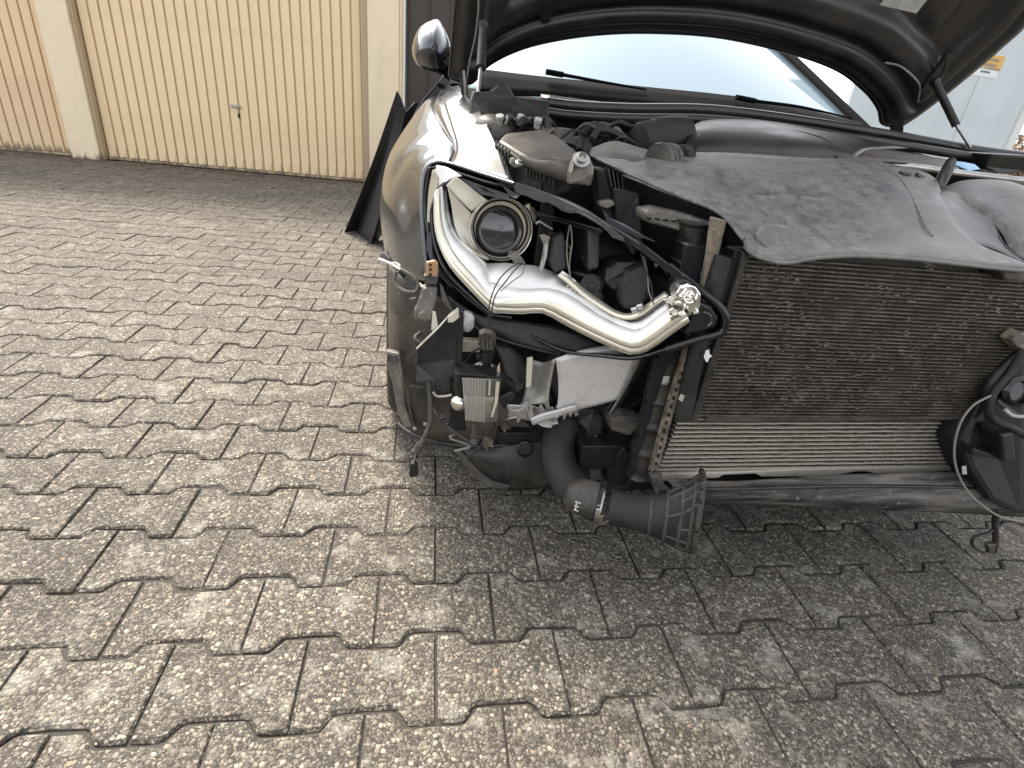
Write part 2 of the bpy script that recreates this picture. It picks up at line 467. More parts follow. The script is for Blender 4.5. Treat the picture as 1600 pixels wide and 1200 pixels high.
# ------------------------------------------------------------------ ground and paving
GS = 150
ground = mesh('ground', [(-GS, -GS, -0.0068), (GS, -GS, -0.0068), (GS, GS, -0.0068), (-GS, GS, -0.0068)], [(0, 1, 2, 3)], 'soil')
ground['kind'] = 'structure'; ground['label'] = 'dark soil bed and joints under the grey concrete paving'
PP, PR, PA = 0.2555 * H, 0.1645 * H, 0.0155 * H
def stone_outline(g, jit):
    K = [(0, -1), (.10, -1), (.185, -1), (.215, -.82), (.285, .82), (.315, 1), (.5, 1), (.685, 1), (.715, .82), (.785, -.82), (.815, -1), (.90, -1), (1, -1)]
    pts = [(x * PP, s_ * PA) for x, s_ in K] + [(x * PP, PR - s_ * PA) for x, s_ in reversed(K)]
    out = []
    n = len(pts)
    for i in range(n):                      # inset for the joint
        p0, p1, p2 = Vector(pts[i - 1]), Vector(pts[i]), Vector(pts[(i + 1) % n])
        d1 = (p1 - p0).normalized(); d2 = (p2 - p1).normalized()
        n1 = Vector((-d1.y, d1.x)); n2 = Vector((-d2.y, d2.x))
        bsc = (n1 + n2); bsc /= max(0.5, bsc.dot(n1))
        q = p1 + bsc * (g + jit[i])
        q.y += g * 1.1 if i < 13 else -g * 1.1
        out.append(q)
    return out
def stone_geo(sd):
    r = random.Random(sd)
    j0 = [max(-0.0006, r.gauss(0.0004, 0.0009)) for _ in range(26)]
    j1 = [j + max(-0.0012, r.gauss(0, 0.0009)) for j in j0]
    o = stone_outline(0.0012, j0); i1 = stone_outline(0.0034, j1)
    n = len(o); cx = Vector((PP / 2, PR / 2))
    vs = [(p.x - cx.x, p.y - cx.y, -0.02) for p in o] + [(p.x - cx.x, p.y - cx.y, -0.0042 + r.gauss(0, .0007)) for p in o] + [(p.x - cx.x, p.y - cx.y, 0) for p in i1]
    fs = []
    for k in range(n):
        j = (k + 1) % n
        fs.append((k, j, n + j, n + k)); fs.append((n + k, n + j, 2 * n + j, 2 * n + k))
    t = 2 * n
    for k in range(12):                     # top face between the two long edges
        fs.append((t + k, t + k + 1, t + 24 - k, t + 25 - k))
    return vs, fs
GEO = [stone_geo(i) for i in range(8)]
stone_mes = []
for SV, SF in GEO:
    me = bpy.data.meshes.new('paving_stone')
    me.from_pydata(SV, [], SF); me.update()
    for p_ in me.polygons: p_.use_smooth = False
    me.materials.append(M['paver']); stone_mes.append(me)
CWf = 1.0
def proj(p):
    q = RW.transposed() @ (Vector(p) - Vector((0, 0, H)))
    if q.z < 0.05: return None
    return 800 + F * q.x / q.z, 600 + F * q.y / q.z, q.z
spots = []
WALL_Y = 6.50
rnd = random.Random(3)
for r in range(-14, 60):
    y = 0.777 * H + r * PR + PR / 2
    if y > WALL_Y + 0.1: break
    x0 = 0.037 * H + (0 if r % 2 == 0 else PP / 2) + PP * 0.0
    for c in range(-40, 26):
        x = x0 + c * PP
        s = (x, y, rnd.uniform(-0.0022, 0.0016), rnd.uniform(-0.006, 0.006), rnd.uniform(-0.012, 0.012), rnd.uniform(-0.012, 0.012))
        spots.append(s)
def score(s):
    q = proj((s[0], s[1], 0))
    if q is None: return -1
    if not (-60 < q[0] < 1660 and -60 < q[1] < 1260): return -1
    xc = s[0] * CY + s[1] * SY; yc = -s[0] * SY + s[1] * CY
    if yc > 0.95 and 0.0 < xc < 1.75: return -1
    return 1 / q[2] ** 2
order = sorted(range(len(spots)), key=lambda i: -score(spots[i]))
single = set(order[:300])
rv = []; rf = []
for i, s in enumerate(spots):
    rot = Matrix.Rotation(s[3], 3, 'Z') @ Matrix.Rotation(s[4], 3, 'X') @ Matrix.Rotation(s[5], 3, 'Y')
    # rows drop a little towards the next one, so that the near edge stands proud
    SV, SF = GEO[i % 8 if i % 3 else (i // 3) % 8]
    if i in single:
        o = bpy.data.objects.new('paving_stone', stone_mes[(i * 5) % 8])
        o.location = (s[0], s[1], s[2] + 0.012 - 0.012); o.rotation_euler = rot.to_euler()
        link(o, ground)
    else:
        b0 = len(rv)
        for v in SV:
            rv.append(rot @ Vector(v) + Vector((s[0], s[1], s[2])))
        rf += [tuple(k + b0 for k in f) for f in SF]
rest = mesh('paving_stones', rv, rf, 'paver', ground, smooth=False)
rest['kind'] = 'stuff'

# ------------------------------------------------------------------ garage row
def wx(px, py, Y):                       # world x where a pixel ray meets the wall plane
    d = ray_w(px, py); return d.x / d.y * Y
garage = empty('garage_building', (-1.5, WALL_Y, 0))
tag(garage, 'long low garage row with rough cream rendered pillars and ribbed doors', 'garage', kind='thing')
GO = Vector((-1.5, WALL_Y, 0))
def gm(name, vs, fs, mat, parent, **k):
    return mesh(name, vs, fs, mat, parent, off=GO, **k)
def gbox(name, x0, x1, y0, y1, z0, z1, mat, parent, bevel=0.004, **k):
    vs, fs = boxv(((x0 + x1) / 2, (y0 + y1) / 2, (z0 + z1) / 2), (x1 - x0, y1 - y0, z1 - z0))
    k.setdefault('smooth', False)
    return gm(name, vs, fs, mat, parent, bevel=bevel, **k)
DY = WALL_Y + 0.11                        # door plane
a1 = wx(112, 244, WALL_Y); a2 = wx(157, 251, WALL_Y)
a3 = wx(172, 252, DY); a4 = wx(569, 287, DY)
a5 = wx(578, 287, WALL_Y); a6 = wx(622, 291, WALL_Y) 
DH = 2.12
def pillar(x0, x1):
    # front face slightly wavy like hand-thrown render
    nx, nz = 10, 60
    vs = []; fs = []
    rr = random.Random(int(x0 * 100))
    for i in range(nz + 1):
        for j in range(nx + 1):
            vs.append(Vector((x0 + (x1 - x0) * j / nx, WALL_Y + rr.uniform(-0.004, 0.004), 0.0 + 2.6 * i / nz - 0.02)))
    for i in range(nz):
        for j in range(nx):
            q = i * (nx + 1) + j
            fs.append((q, q + 1, q + nx + 2, q + nx + 1))
    b0 = len(vs)
    v2, f2 = boxv(((x0 + x1) / 2, WALL_Y + 0.163, 1.29), (x1 - x0, 0.32, 2.62))
    vs += v2; fs += [tuple(k + b0 for k in f) for f in f2 if True]
    return gm('pillar', vs, fs, 'stucco', garage)
pillar(a1, a2); pillar(a5, a6)
a7 = a6 + 2.75
pillar(a7, a7 + 0.4); pillar(a1 - 2.6 - 0.42, a1 - 2.6)
gbox('lintel', a1 - 3.0, a7 + 0.4, WALL_Y + 0.006, WALL_Y + 0.33, DH + 0.03, 2.6, 'stucco', garage)
gbox('rear_wall', a1 - 3.0, a7 + 0.4, WALL_Y + 3.0, WALL_Y + 3.2, 0, 2.6, 'stucco', garage)
gbox('roof', a1 - 3.2, a7 + 0.6, WALL_Y - 0.12, WALL_Y + 3.3, 2.603, 2.72, 'roof_felt', garage)

def garage_door(x0, x1, n, mat, groove, frame, vis0=0, lab=None, hard=True):
    d = gbox('garage_door', x0, x1, DY + 0.012, DY + 0.03, 0.02, DH, groove, garage, bevel=0)
    if lab: d['label'] = lab
    w = (x1 - x0) / n
    base = None
    for k in range(vis0, n):
        xa = x0 + k * w + w * 0.09; xb = x0 + (k + 1) * w - w * 0.09
        if base is None:
            base = gbox('door_panel', xa, xb, DY - 0.004, DY + 0.011, 0.03, DH - 0.03, mat, d, bevel=0.004)
            base_x = xa
        else:
            o = base.copy(); COL.objects.link(o); o.parent = d; o.location.x += xa - base_x
    gbox('door_sill', x0, x1, DY - 0.012, DY + 0.012, 0.003, 0.026, frame, d, bevel=0.002)
    return d
# frames stand in the reveals
gbox('door_frame', a2 + 0.002, a3 - 0.004, WALL_Y + 0.03, DY + 0.03, 0.0, DH, 'frame_brown', garage)
gbox('door_frame', a4 + 0.004, a5 - 0.002, WALL_Y + 0.03, DY + 0.03, 0.0, DH, 'frame_brown', garage)
d2 = garage_door(a3, a4, 27, 'garage_cream', 'groove_shade', 'frame_brown', lab='wide cream ribbed door with a small lever handle')
d1 = garage_door(a1 - 2.58, a1 - 0.012, 27, 'garage_tan', 'groove_shade', 'frame_brown', vis0=14, lab='tan ribbed door at the left edge of the picture')
d3 = garage_door(a6 + 0.075, a7 - 0.03, 12, 'brown_door', 'brown_door', 'brown_door', lab='dark brown garage door behind the wing mirror')
gbox('door_frame', a6 + 0.002, a6 + 0.035, WALL_Y + 0.02, DY + 0.03, 0.0, DH, 'garage_cream', garage)
gbox('door_frame', a6 + 0.038, a6 + 0.062, WALL_Y + 0.01, DY + 0.03, 0.0, DH, 'white_paint', garage)
# handle and lock of the middle door
hx = wx(370, 166, DY); hz = H + ray_w(370, 166).z / ray_w(370, 166).y * DY
hd = gbox('handle', hx - 0.047, hx + 0.047, DY - 0.05, DY - 0.03, hz - 0.014, hz + 0.014, 'steel', d2, bevel=0.006)
gbox('handle_stem', hx + 0.012, hx + 0.03, DY - 0.031, DY + 0.0, hz - 0.01, hz + 0.01, 'steel', d2, bevel=0.003)
kx = wx(373, 178, DY); kz = hz - 0.085
gbox('keyhole', kx - 0.009, kx + 0.009, DY - 0.008, DY + 0.0, kz - 0.024, kz + 0.02, 'gap_shade', d2, bevel=0.005)
vs, fs = boxv((0, 0, 0), (1, 1, 1))
# dirt and dry leaves along the foot of the garages
lr = random.Random(11); lv = []; lf = []
for k in range(1500):
    x = lr.uniform(-6, 1.0); y = WALL_Y - abs(lr.gauss(0, 0.22)) - 0.01
    s = lr.uniform(0.006, 0.022); a = lr.uniform(0, 6.28); z = lr.uniform(0.003, 0.012)
    b0 = len(lv)
    for (u, w_) in ((-1, 0), (0, -.45), (1, 0), (0, .45)):
        lv.append((x + s * (u * math.cos(a) - w_ * math.sin(a)), y + s * (u * math.sin(a) + w_ * math.cos(a)), z + lr.uniform(0, 0.008)))
    lf.append((b0, b0 + 1, b0 + 2, b0 + 3))
lit = mesh('leaf_litter', lv, lf, 'litter', smooth=False)
tag(lit, 'dry leaf crumbs and dirt along the foot of the garage doors', 'leaf litter', kind='stuff')

# ------------------------------------------------------------------ grey metal wall behind the car, hedge beside it
def c2w(p): return LAT * p.x + BACK * p.y + Vector((0, 0, p.z))
MY = 4.6
w0 = at(1330, 150, MY).x; w1 = at(1574, 236, MY).x
mwall = empty('metal_wall', c2w(Vector((w0, MY, 0))), YAW)
tag(mwall, 'tall pale grey sheet metal wall with two small stickers behind the raised bonnet', 'wall', kind='thing')
MO = Vector((w0, MY, 0))
def mw(name, x0, x1, y0, y1, z0, z1, mat, bevel=0.003, par=None):
    vs, fs = boxv(((x0 + x1) / 2, (y0 + y1) / 2, (z0 + z1) / 2), (x1 - x0, y1 - y0, z1 - z0))
    return mesh(name, vs, fs, mat, par or mwall, off=MO, smooth=False, bevel=bevel)
npan = 3
for k in range(npan):
    xa = w0 + (w1 - 0.06 - w0) * k / npan; xb = w0 + (w1 - 0.06 - w0) * (k + 1) / npan
    mw('panel', xa + 0.004, xb - 0.004, MY, MY + 0.04, 0.0, 2.6, 'metal_grey')
mw('post', w1 - 0.055, w1 + 0.02, MY - 0.02, MY + 0.06, 0.0, 2.65, 'white_paint')
mw('rail', w0, w1 - 0.06, MY + 0.042, MY + 0.08, 0.15, 0.25, 'metal_grey')
def sticker(cx, cy, w, h_, mat, ink):
    c = at(cx, cy, MY)
    s = mw('sticker', c.x - w / 2, c.x + w / 2, MY - 0.003, MY - 0.0006, c.z - h_ / 2, c.z + h_ / 2, mat, 0)
    for q in range(2 if mat == 'sticker_orange' else 1):
        for k in range(5 if mat == 'sticker_orange' else 4):
            x = c.x - w * 0.12 + k * w * 0.09; z = c.z + (h_ * 0.18 - q * h_ * 0.36 if mat == 'sticker_orange' else 0)
            mw('lettering', x, x + w * 0.07, MY - 0.0045, MY - 0.0034, z - h_ * 0.1, z + h_ * 0.1, ink, 0, s)
sticker(1545, 97, 0.30, 0.11, 'sticker_orange', 'sticker_print')
sticker(1537, 112, 0.30, 0.075, 'sticker_white', 'sticker_ink')
hb = c2w(Vector((w1 + 0.95, MY + 0.6, 0)))
hv = []; hf = []; hr = random.Random(5)
for k in range(9000):
    x = hr.uniform(-0.85, 0.9); y = hr.uniform(-0.35, 0.35); z = hr.uniform(0, 1) ** 0.8 * (1.12 + 0.14 * math.sin(x * 5))
    if abs(y) < 0.2 and hr.random() < 0.6: y = math.copysign(0.3, y) + hr.uniform(-.07, .07)
    s = hr.uniform(0.015, 0.035)
    n_ = Vector((hr.gauss(0, 1), hr.gauss(-0.3, 1), hr.gauss(0.4, 1))).normalized()
    t_ = n_.orthogonal().normalized(); u_ = n_.cross(t_)
    b0 = len(hv); c_ = Vector((x, y, z))
    hv += [c_ + t_ * s, c_ + u_ * s * .55, c_ - t_ * s, c_ - u_ * s * .55]
    hf.append((b0, b0 + 1, b0 + 2, b0 + 3))
hedge = empty('hedge', hb, YAW)
tag(hedge, 'low reddish brown hedge beyond the white post of the metal wall', 'hedge')
mesh('foliage', hv, hf, 'hedge_leaf', hedge, smooth=False)
sv_, sf_ = [], []
for k in range(8):
    v_, f_ = tube_data([Vector((-0.8 + k * 0.23, 0, -0.02)), Vector((-0.78 + k * 0.23, 0.02, 0.5)), Vector((-0.8 + k * 0.23, 0, 0.95))], 0.014, 6)
    sv_, sf_ = join([(sv_, sf_), (v_, f_)])
mesh('stem', sv_, sf_, 'litter', hedge)

# ------------------------------------------------------------------ black trim panel leaning behind the wheel
# a folded plastic strip: a narrow flange and a wide face, foot on the paving, top against the sill
tp = empty('plastic_trim_panel', c2w(Vector((-0.15, 3.3, 0))), YAW)
tag(tp, 'long matt black plastic trim panel leaning upright behind the grey wing', 'trim panel')
def tpm(name, rows, solid):
    R = [[Vector(q) - Vector((-0.15, 3.3, 0)) for q in r] for r in rows]
    nc = len(R[0]); vs = [p for r in R for p in r]
    fs = [(i * nc + j, i * nc + j + 1, (i + 1) * nc + j + 1, (i + 1) * nc + j) for i in range(len(R) - 1) for j in range(nc - 1)]
    return mesh(name, vs, fs, 'trim_black', tp, smooth=True, solid=solid, bevel=0.003, ang=25)
def foot(px, py):                          # on the ground
    d = ray_c(px, py); return Vector((0, 0, H)) + d * (-H / d.z)
f0, f1, f2_ = foot(538, 363), foot(556, 362), foot(580, 381)
f3 = foot(600, 372)
rowb = [f0, f1, f2_]
TY = 3.45
tops = [at(620, 141, TY), at(626, 152, TY), at(634, 175, TY)]
rows = []
for k in range(13):
    t = k / 12
    rows.append([Vector((b_.lerp(t_, t).x + 0.012 * math.sin(t * 3.1), b_.lerp(t_, t).y, b_.lerp(t_, t).z)) for b_, t_ in zip(rowb, tops)])
tpm('flange', rows, 0.006)
fb = [f2_, f2_.lerp(f3, 0.5), f3 + Vector((0.12, 0.12, 0.25))]
ft = [at(634, 175, TY), at(648, 160, TY + .03), at(668, 164, TY + .08)]
rows = []
for k in range(13):
    t = k / 12
    rows.append([Vector((b_.lerp(t_, t).x + 0.012 * math.sin(t * 3.1), b_.lerp(t_, t).y + 0.012, b_.lerp(t_, t).z)) for b_, t_ in zip(fb, ft)])
tpm('face_panel', rows, 0.006)

# ================================================================== the car
car = empty('car', c2w(CB), YAW)
tag(car, 'dark grey crashed car with open bonnet and its front bumper missing', 'car')
XC = 0.85

# ---- wing: rows run from the headlamp cut backwards, columns from the bonnet gap round to the lower edge
top_rows = [
    [(803, 286, 1.02), (752, 270, 1.09), (704, 255, 1.16)],
    [(786, 243, 1.14), (748, 234, 1.20), (713, 229, 1.265)],
    [(768, 202, 1.27), (736, 197, 1.335), (704, 194, 1.40)],
    [(750, 170, 1.42), (722, 167, 1.485), (695, 167, 1.55)],
    [(730, 148, 1.58), (708, 148, 1.64), (690, 151, 1.70)],
    [(716, 134, 1.76), (703, 137, 1.80), (688, 142, 1.84)],
]
side_rows = [
    [(704, 255, 1.16), (676, 253, 1.17), (662, 272, 1.16), (659, 320, 1.14), (663, 380, 1.11), (668, 441, 1.08)],
    [(712, 232, 1.262), (682, 232, 1.27), (650, 252, 1.25), (640, 310, 1.21), (640, 370, 1.175), (645, 432, 1.14)],
    [(695, 207, 1.395), (670, 210, 1.40), (631, 244, 1.36), (615, 300, 1.30), (614, 360, 1.26), (620, 416, 1.23)],
    [(682, 182, 1.54), (660, 190, 1.54), (616, 240, 1.47), (601, 300, 1.41), (599, 350, 1.375), (606, 402, 1.34)],
    [(676, 163, 1.69), (654, 176, 1.68), (611, 238, 1.60), (596, 300, 1.545), (595, 345, 1.52), (602, 390, 1.50)],
    [(680, 148, 1.84), (660, 162, 1.83), (618, 228, 1.77), (600, 290, 1.72), (600, 335, 1.70), (606, 372, 1.68)],
]
wing = patch('wing', side_rows, 'car_paint', car, 6, 6, 0.0025, ang=80)
dc = at(632, 262, 1.34) - CB; dc2 = at(655, 225, 1.40) - CB
for v_ in wing.data.vertices:
    for c_, r_, a_ in ((dc, 0.045, 0.0065), (dc2, 0.05, -0.004)):
        d_ = (v_.co - c_).length / r_
        if d_ < 2.5: v_.co += Vector((0.75, 0.65, -0.1)) * (a_ * math.exp(-d_ * d_))
wing.data.update()
wing['label'] = 'dented dark grey front wing beside the broken headlamp'
patch('wing_top', top_rows, 'car_paint', wing, 5, 6, 0.0025, ang=80)
patch('wing_crease', [[r[2] for r in top_rows], [r[0] for r in side_rows]], 'car_paint', wing, 6, 2, 0.002)
# headlamp cut flange of the wing
tube('wing_flange', [(803, 287, 1.015), (752, 271, 1.085), (704, 256, 1.155), (676, 255, 1.165), (664, 274, 1.155), (660.5, 320, 1.135), (664, 380, 1.105), (669, 440, 1.075)], 0.0035, 'car_paint', wing, 6, 8)
# side of the car behind the wing: doors, sill, pillars, roof (seen only past the wing)
def rs(v): return Vector((v.x + 0.075 * (v.y - 1.7), v.y, v.z))
def side(x, name, mat='car_paint'):
    s = 1 if x < XC else -1
    rows = []
    for y, zs in ((1.84, (0.30, 0.60, 0.80, 0.93)), (2.6, (0.24, 0.60, 0.80, 0.97)), (3.6, (0.24, 0.60, 0.80, 0.99)), (4.5, (0.3, 0.6, 0.82, 0.98))):
        rows.append([rs(Vector((x + s * o, y, z))) for o, z in zip((0.05, 0.02, 0.03, 0.12), zs)])
    patch(name, rows, mat, car, 4, 5, 0.004, ang=80)
side(-0.01, 'door'); side(XC * 2 + 0.01, 'door')
rows = []
for y, zz, xi in ((1.98, 0.965, 0.14), (2.3, 1.13, 0.2), (2.75, 1.34, 0.27), (3.4, 1.40, 0.3), (4.2, 1.32, 0.3), (4.75, 1.02, 0.25)):
    rows.append([rs(Vector((xi + (2 * XC - 2 * xi) * k / 6, y + 0.12 * (abs(k - 3) / 3) ** 2, zz - 0.03 * (abs(k - 3) / 3) ** 2))) for k in range(7)])
patch('roof', rows[2:], 'car_paint', car, 3, 4, 0.006, ang=80)
patch('tailgate', [[v.copy() for v in rows[-1]], [v + Vector((0, 0.12, -0.35)) for v in rows[-1]], [v + Vector((0, 0.1, -0.7)) for v in rows[-1]]], 'car_paint', car, 3, 4, 0.006, ang=80)
# side glass
for s, xa in ((1, 0.0), (-1, 2 * XC)):
    patch('side_window', [[rs(Vector((xa + s * 0.13, 2.05, 0.96))), rs(Vector((xa + s * 0.13, 3.3, 0.99))), rs(Vector((xa + s * 0.14, 4.4, 1.0)))],
                          [rs(Vector((xa + s * 0.27, 2.9, 1.33))), rs(Vector((xa + s * 0.29, 3.5, 1.36))), rs(Vector((xa + s * 0.29, 4.2, 1.27)))]], 'windscreen', car, 4, 4, 0.004)
# far side wing (behind the raised bonnet) and its edge
patch('wing', [[Vector((1.50, 1.0, 0.76)), Vector((1.62, 1.02, 0.74)), Vector((1.72, 1.08, 0.62)), Vector((1.74, 1.12, 0.45))],
               [Vector((1.515, 1.35, 0.845)), Vector((1.64, 1.38, 0.83)), Vector((1.745, 1.4, 0.70)), Vector((1.76, 1.4, 0.55))],
               [Vector((1.53, 1.8, 0.905)), Vector((1.63, 1.8, 0.90)), Vector((1.71, 1.8, 0.75)), Vector((1.72, 1.8, 0.55))]], 'car_paint', car, 5, 5, 0.003, ang=80)

# ---- wheels
def wheel(cx, y):
    ax = Vector((1, 0, 0)); s = -1 if cx < XC else 1
    org = Vector((cx, y, 0.333))
    w = empty('wheel', (0, 0, 0)); w.parent = car
    prof = [(0.235, -0.100), (0.262, -0.112), (0.300, -0.116), (0.322, -0.106), (0.333, -0.085)]
    for g in (-0.055, -0.018, 0.018, 0.055):
        prof += [(0.334, g - 0.006), (0.326, g - 0.004), (0.326, g + 0.004), (0.334, g + 0.006)]
    prof += [(0.333, 0.085), (0.322, 0.106), (0.300, 0.116), (0.262, 0.112), (0.235, 0.100)]
    lathe('tyre', org, ax, prof, 'rubber', w, seg=56)
    lathe('rim', org, ax, [(0.236, s * 0.098), (0.226, s * 0.096), (0.215, s * 0.07), (0.205, -s * 0.02), (0.20, -s * 0.06), (0, -s * 0.06)], 'steel', w, seg=40)
    lathe('hub', org, ax, [(0.05, -s * 0.06), (0.05, s * 0.055), (0.035, s * 0.065), (0, s * 0.066)], 'steel', w, seg=24)
    for k in range(10):
        a = k // 2 * math.tau / 5 + (0.13 if k % 2 else -0.13)
        dv = Vector((0, math.cos(a), math.sin(a)))
        box('spoke', org + dv * 0.13 + Vector((s * 0.058, 0, 0)), (0.022, 0.19, 0.02), 'steel', w, rot=Matrix.Rotation(a, 3, 'X'), bevel=0.004)
    return w
wheel(0.085, 1.545); wheel(2 * XC - 0.085, 1.545); wheel(0.11, 4.35); wheel(2 * XC - 0.11, 4.35)

# ---- dark inner body, so that no daylight shines through the engine bay
box('engine_block', Vector((0.86, 1.35, 0.50)), (0.62, 0.5, 0.46), 'engine_dusty', car, bevel=0.03)
box('bulkhead', Vector((0.86, 1.72, 0.55)), (1.5, 0.05, 0.62), 'plastic_inner', car)
box('inner_wing', Vector((0.285, 1.38, 0.56)), (0.03, 0.62, 0.42), 'plastic_inner', car)
box('inner_wing', Vector((1.44, 1.38, 0.56)), (0.03, 0.66, 0.46), 'plastic_inner', car)
box('floor_tray', Vector((0.87, 2.6, 0.2)), (1.3, 3.2, 0.03), 'plastic_inner', car)
box('subframe', Vector((0.87, 1.15, 0.23)), (1.0, 0.55, 0.06), 'plastic_inner', car)
box('cabin_floor', Vector((0.87, 3.0, 0.6)), (1.42, 2.4, 0.06), 'interior', car)
box('dashboard', Vector((0.87, 2.25, 0.84)), (1.36, 0.55, 0.22), 'interior', car, bevel=0.06)

# ---- windscreen, pillars, cowl
ws = []
for t in (0, 0.25, 0.5, 0.75, 1.0):
    r = []
    for k in range(9):
        u = k / 8 * 2 - 1
        x = 0.91 + u * (0.745 - 0.10 * t)
        y = 1.68 + 0.20 * u * u + t * (0.92 - 0.02 * u * u)
        z = 0.885 + 0.02 * u * u + t * (0.47 - 0.05 * u * u) - 0.03 * (t - 0.5) ** 2
        r.append(rs(Vector((x, y, z))))
    ws.append(r)
patch('windscreen', ws, 'windscreen', car, 3, 4, 0.004, ang=80)
for s in (-1, 1):
    P = [rs(Vector((0.91 + s * (0.762 - 0.10 * t), 1.87 + t * 0.90, 0.895 + t * 0.43))) for t in (0, 0.3, 0.6, 1.0)]
    vs, fs = tube_data(spline(P, 5), lambda t: 0.024, 10)
    cm('roof_pillar', vs, fs, 'cowl_black', car)
# cowl: black tray under the screen
rows = []
for y, z, c_ in ((1.60, 0.865, 0.0), (1.66, 0.885, 0.0), (1.70, 0.893, 0.0)):
    rows.append([Vector((XC + u * 0.74, y + 0.19 * u * u, z + 0.015 * u * u)) for u in (-1, -.66, -.33, 0, .33, .66, 1)])
patch('cowl_panel', rows, 'cowl_black', car, 4, 3, 0.006)
patch('cowl_face', [[(745, 108, 1.70), (850, 121, 1.68), (1000, 136, 1.665), (1180, 156, 1.66), (1345, 192, 1.70)],
                    [(748, 150, 1.62), (850, 150, 1.60), (1000, 164, 1.58), (1180, 184, 1.57), (1360, 208, 1.60)]], 'cowl_black', car, 5, 3, 0.005)
# vent grille of the cowl
gv = []; gf = []
for k in range(26):
    p = at(860 + k * 4.6, 152 + k * 0.62, 1.555)
    v_, f_ = boxv(p, (0.0035, 0.03, 0.008)); gv, gf = join([(gv, gf), (v_, f_)])
gr = cm('vent_slats', gv, gf, 'engine_dusty', car, smooth=False); gr['kind'] = 'stuff'
patch('vent_tray', [[(845, 148, 1.575), (920, 158, 1.57), (990, 166, 1.57)], [(845, 154, 1.535), (920, 164, 1.53), (990, 171, 1.535)]], 'engine_dusty', car, 4, 3, 0.004)
# rubber seals along the cowl
tube('cowl_seal', [(856, 161, 1.50), (900, 166, 1.50), (985, 170, 1.49), (1110, 172, 1.48), (1250, 189, 1.47), (1400, 213, 1.46), (1520, 234, 1.44), (1610, 246, 1.42)], 0.0135, 'seal_rubber', car, 6, 12)
tube('cowl_seal', [(856, 176, 1.46), (900, 181, 1.46), (985, 185, 1.45), (1110, 187, 1.44), (1250, 203, 1.43), (1400, 226, 1.42), (1520, 245, 1.40), (1610, 256, 1.38)], 0.0115, 'seal_rubber', car, 6, 12)
slab('seal_end_block', [(1548, 240, 1.34), (1610, 243, 1.33), (1610, 271, 1.33), (1560, 272, 1.34), (1536, 262, 1.36)], 0.10, 'seal_rubber', car, 0.006)
# wipers
for pts in ([(853, 112, 1.66), (880, 117, 1.655), (940, 128, 1.64), (1010, 140, 1.63)], [(1150, 152, 1.62), (1180, 158, 1.615), (1250, 167, 1.60), (1330, 185, 1.62)]):
    wp = tube('wiper', [pts[0], pts[1], pts[2], pts[3]], lambda t: 0.006 * (1 - 0.55 * t), 'cowl_black', car, 5, 8)
    tube('wiper_spindle', [(pts[0][0], pts[0][1], pts[0][2]), (pts[1][0], pts[1][1], pts[1][2])], 0.0075, 'cowl_black', wp, 3, 10)
# black end cover between wing and cowl
slab('cowl_end_cover', [(733, 190, 1.40), (736, 156, 1.42), (741, 141, 1.43), (752, 144, 1.43), (768, 142, 1.43), (779, 133, 1.43), (789, 132, 1.43), (797, 138, 1.43), (803, 150, 1.43), (818, 153, 1.43), (858, 157, 1.43), (858, 186, 1.40), (835, 192, 1.37), (770, 192, 1.37)], 0.05, 'plastic_black', car, 0.005)

# ---- bonnet, raised on two gas struts
th = math.radians(62)
HP = Vector((0.9, 1.65, 0.92)); HN = Vector((0, math.sin(th), math.cos(th))); HD = Vector((0, -math.cos(th), math.sin(th)))
arc = [onp(x, y, HP, HN) for x, y in ((706, 136), (735, 128), (760, 101), (800, 78), (850, 62), (920, 50), (1000, 46), (1100, 52), (1200, 74), (1280, 102), (1330, 136), (1360, 165), (1380, 192), (1408, 196))]
arc[0] = onp(704, 120, HP, HN)
def arc_at(u):
    n = len(arc) - 1; k = min(int(u * n), n - 1); t = u * n - k
    Q = [arc[max(k - 1, 0)], arc[k], arc[k + 1], arc[min(k + 2, n)]]
    return cat1(*Q, t)
LE = [onp(704, 120, HP, HN), onp(703, 60, HP, HN), onp(703, 0, HP, HN)]
REd = [onp(1408, 196, HP, HN), onp(1460, 160, HP, HN), onp(1600, 48, HP, HN)]
NU, NVv = 90, 46
def hood_pt(u, v, lift):
    p = arc_at(u)
    v0 = (p - HP).dot(HD)
    vt = 1.08 - 0.10 * (2 * u - 1) ** 2
    vv = v0 + (vt - v0) * v
    # edges: near side straight, far side widens along its curved flank then straightens
    xl = 0.118
    far = REd[0].x + (0.14 * min(1.0, max(0, (vv - 0.03)) / 0.30) ** 0.75)
    x_arc = p.x; span = REd[0].x - xl
    uu = (x_arc - xl) / span
    x = xl + uu * (far - xl)
    q = Vector((x, 0, 0)) + Vector((0, HP.y, HP.z)) + HD * vv
    return q + HN * (-lift), uu, vv, v0
def ridge(x, c, w):
    d = abs(x - c) / w
    return max(0.0, 1 - d * d) if d < 1 else 0.0
def sstep(a, b_, x):
    t = max(0, min(1, (x - a) / (b_ - a))); return t * t * (3 - 2 * t)
def hood_lift(uu, dv):
    """depth of the pressed inner panel: rim folds, channel by the edge, broad rail, sunk field"""
    e = min(uu, 1 - uu) * 1.45
    d = min(dv, e * 1.1)
    l = 0.004 + 0.010 * sstep(0.0, 0.012, d)
    l += 0.014 * sstep(0.018, 0.035, d) - 0.012 * sstep(0.05, 0.062, d)
    l += 0.022 * sstep(0.066, 0.09, d) - 0.036 * sstep(0.125, 0.165, d)
    # deep pockets between the rails
    for c in (0.26, 0.5, 0.74):
        pass
    cx = abs(uu - 0.5)
    l += 0.020 * ridge(cx, 0.30, 0.05) * sstep(0.14, 0.2, d)
    l += 0.020 * ridge(cx, 0.0, 0.04) * sstep(0.14, 0.2, d)
    return l
vs = []; fs = []
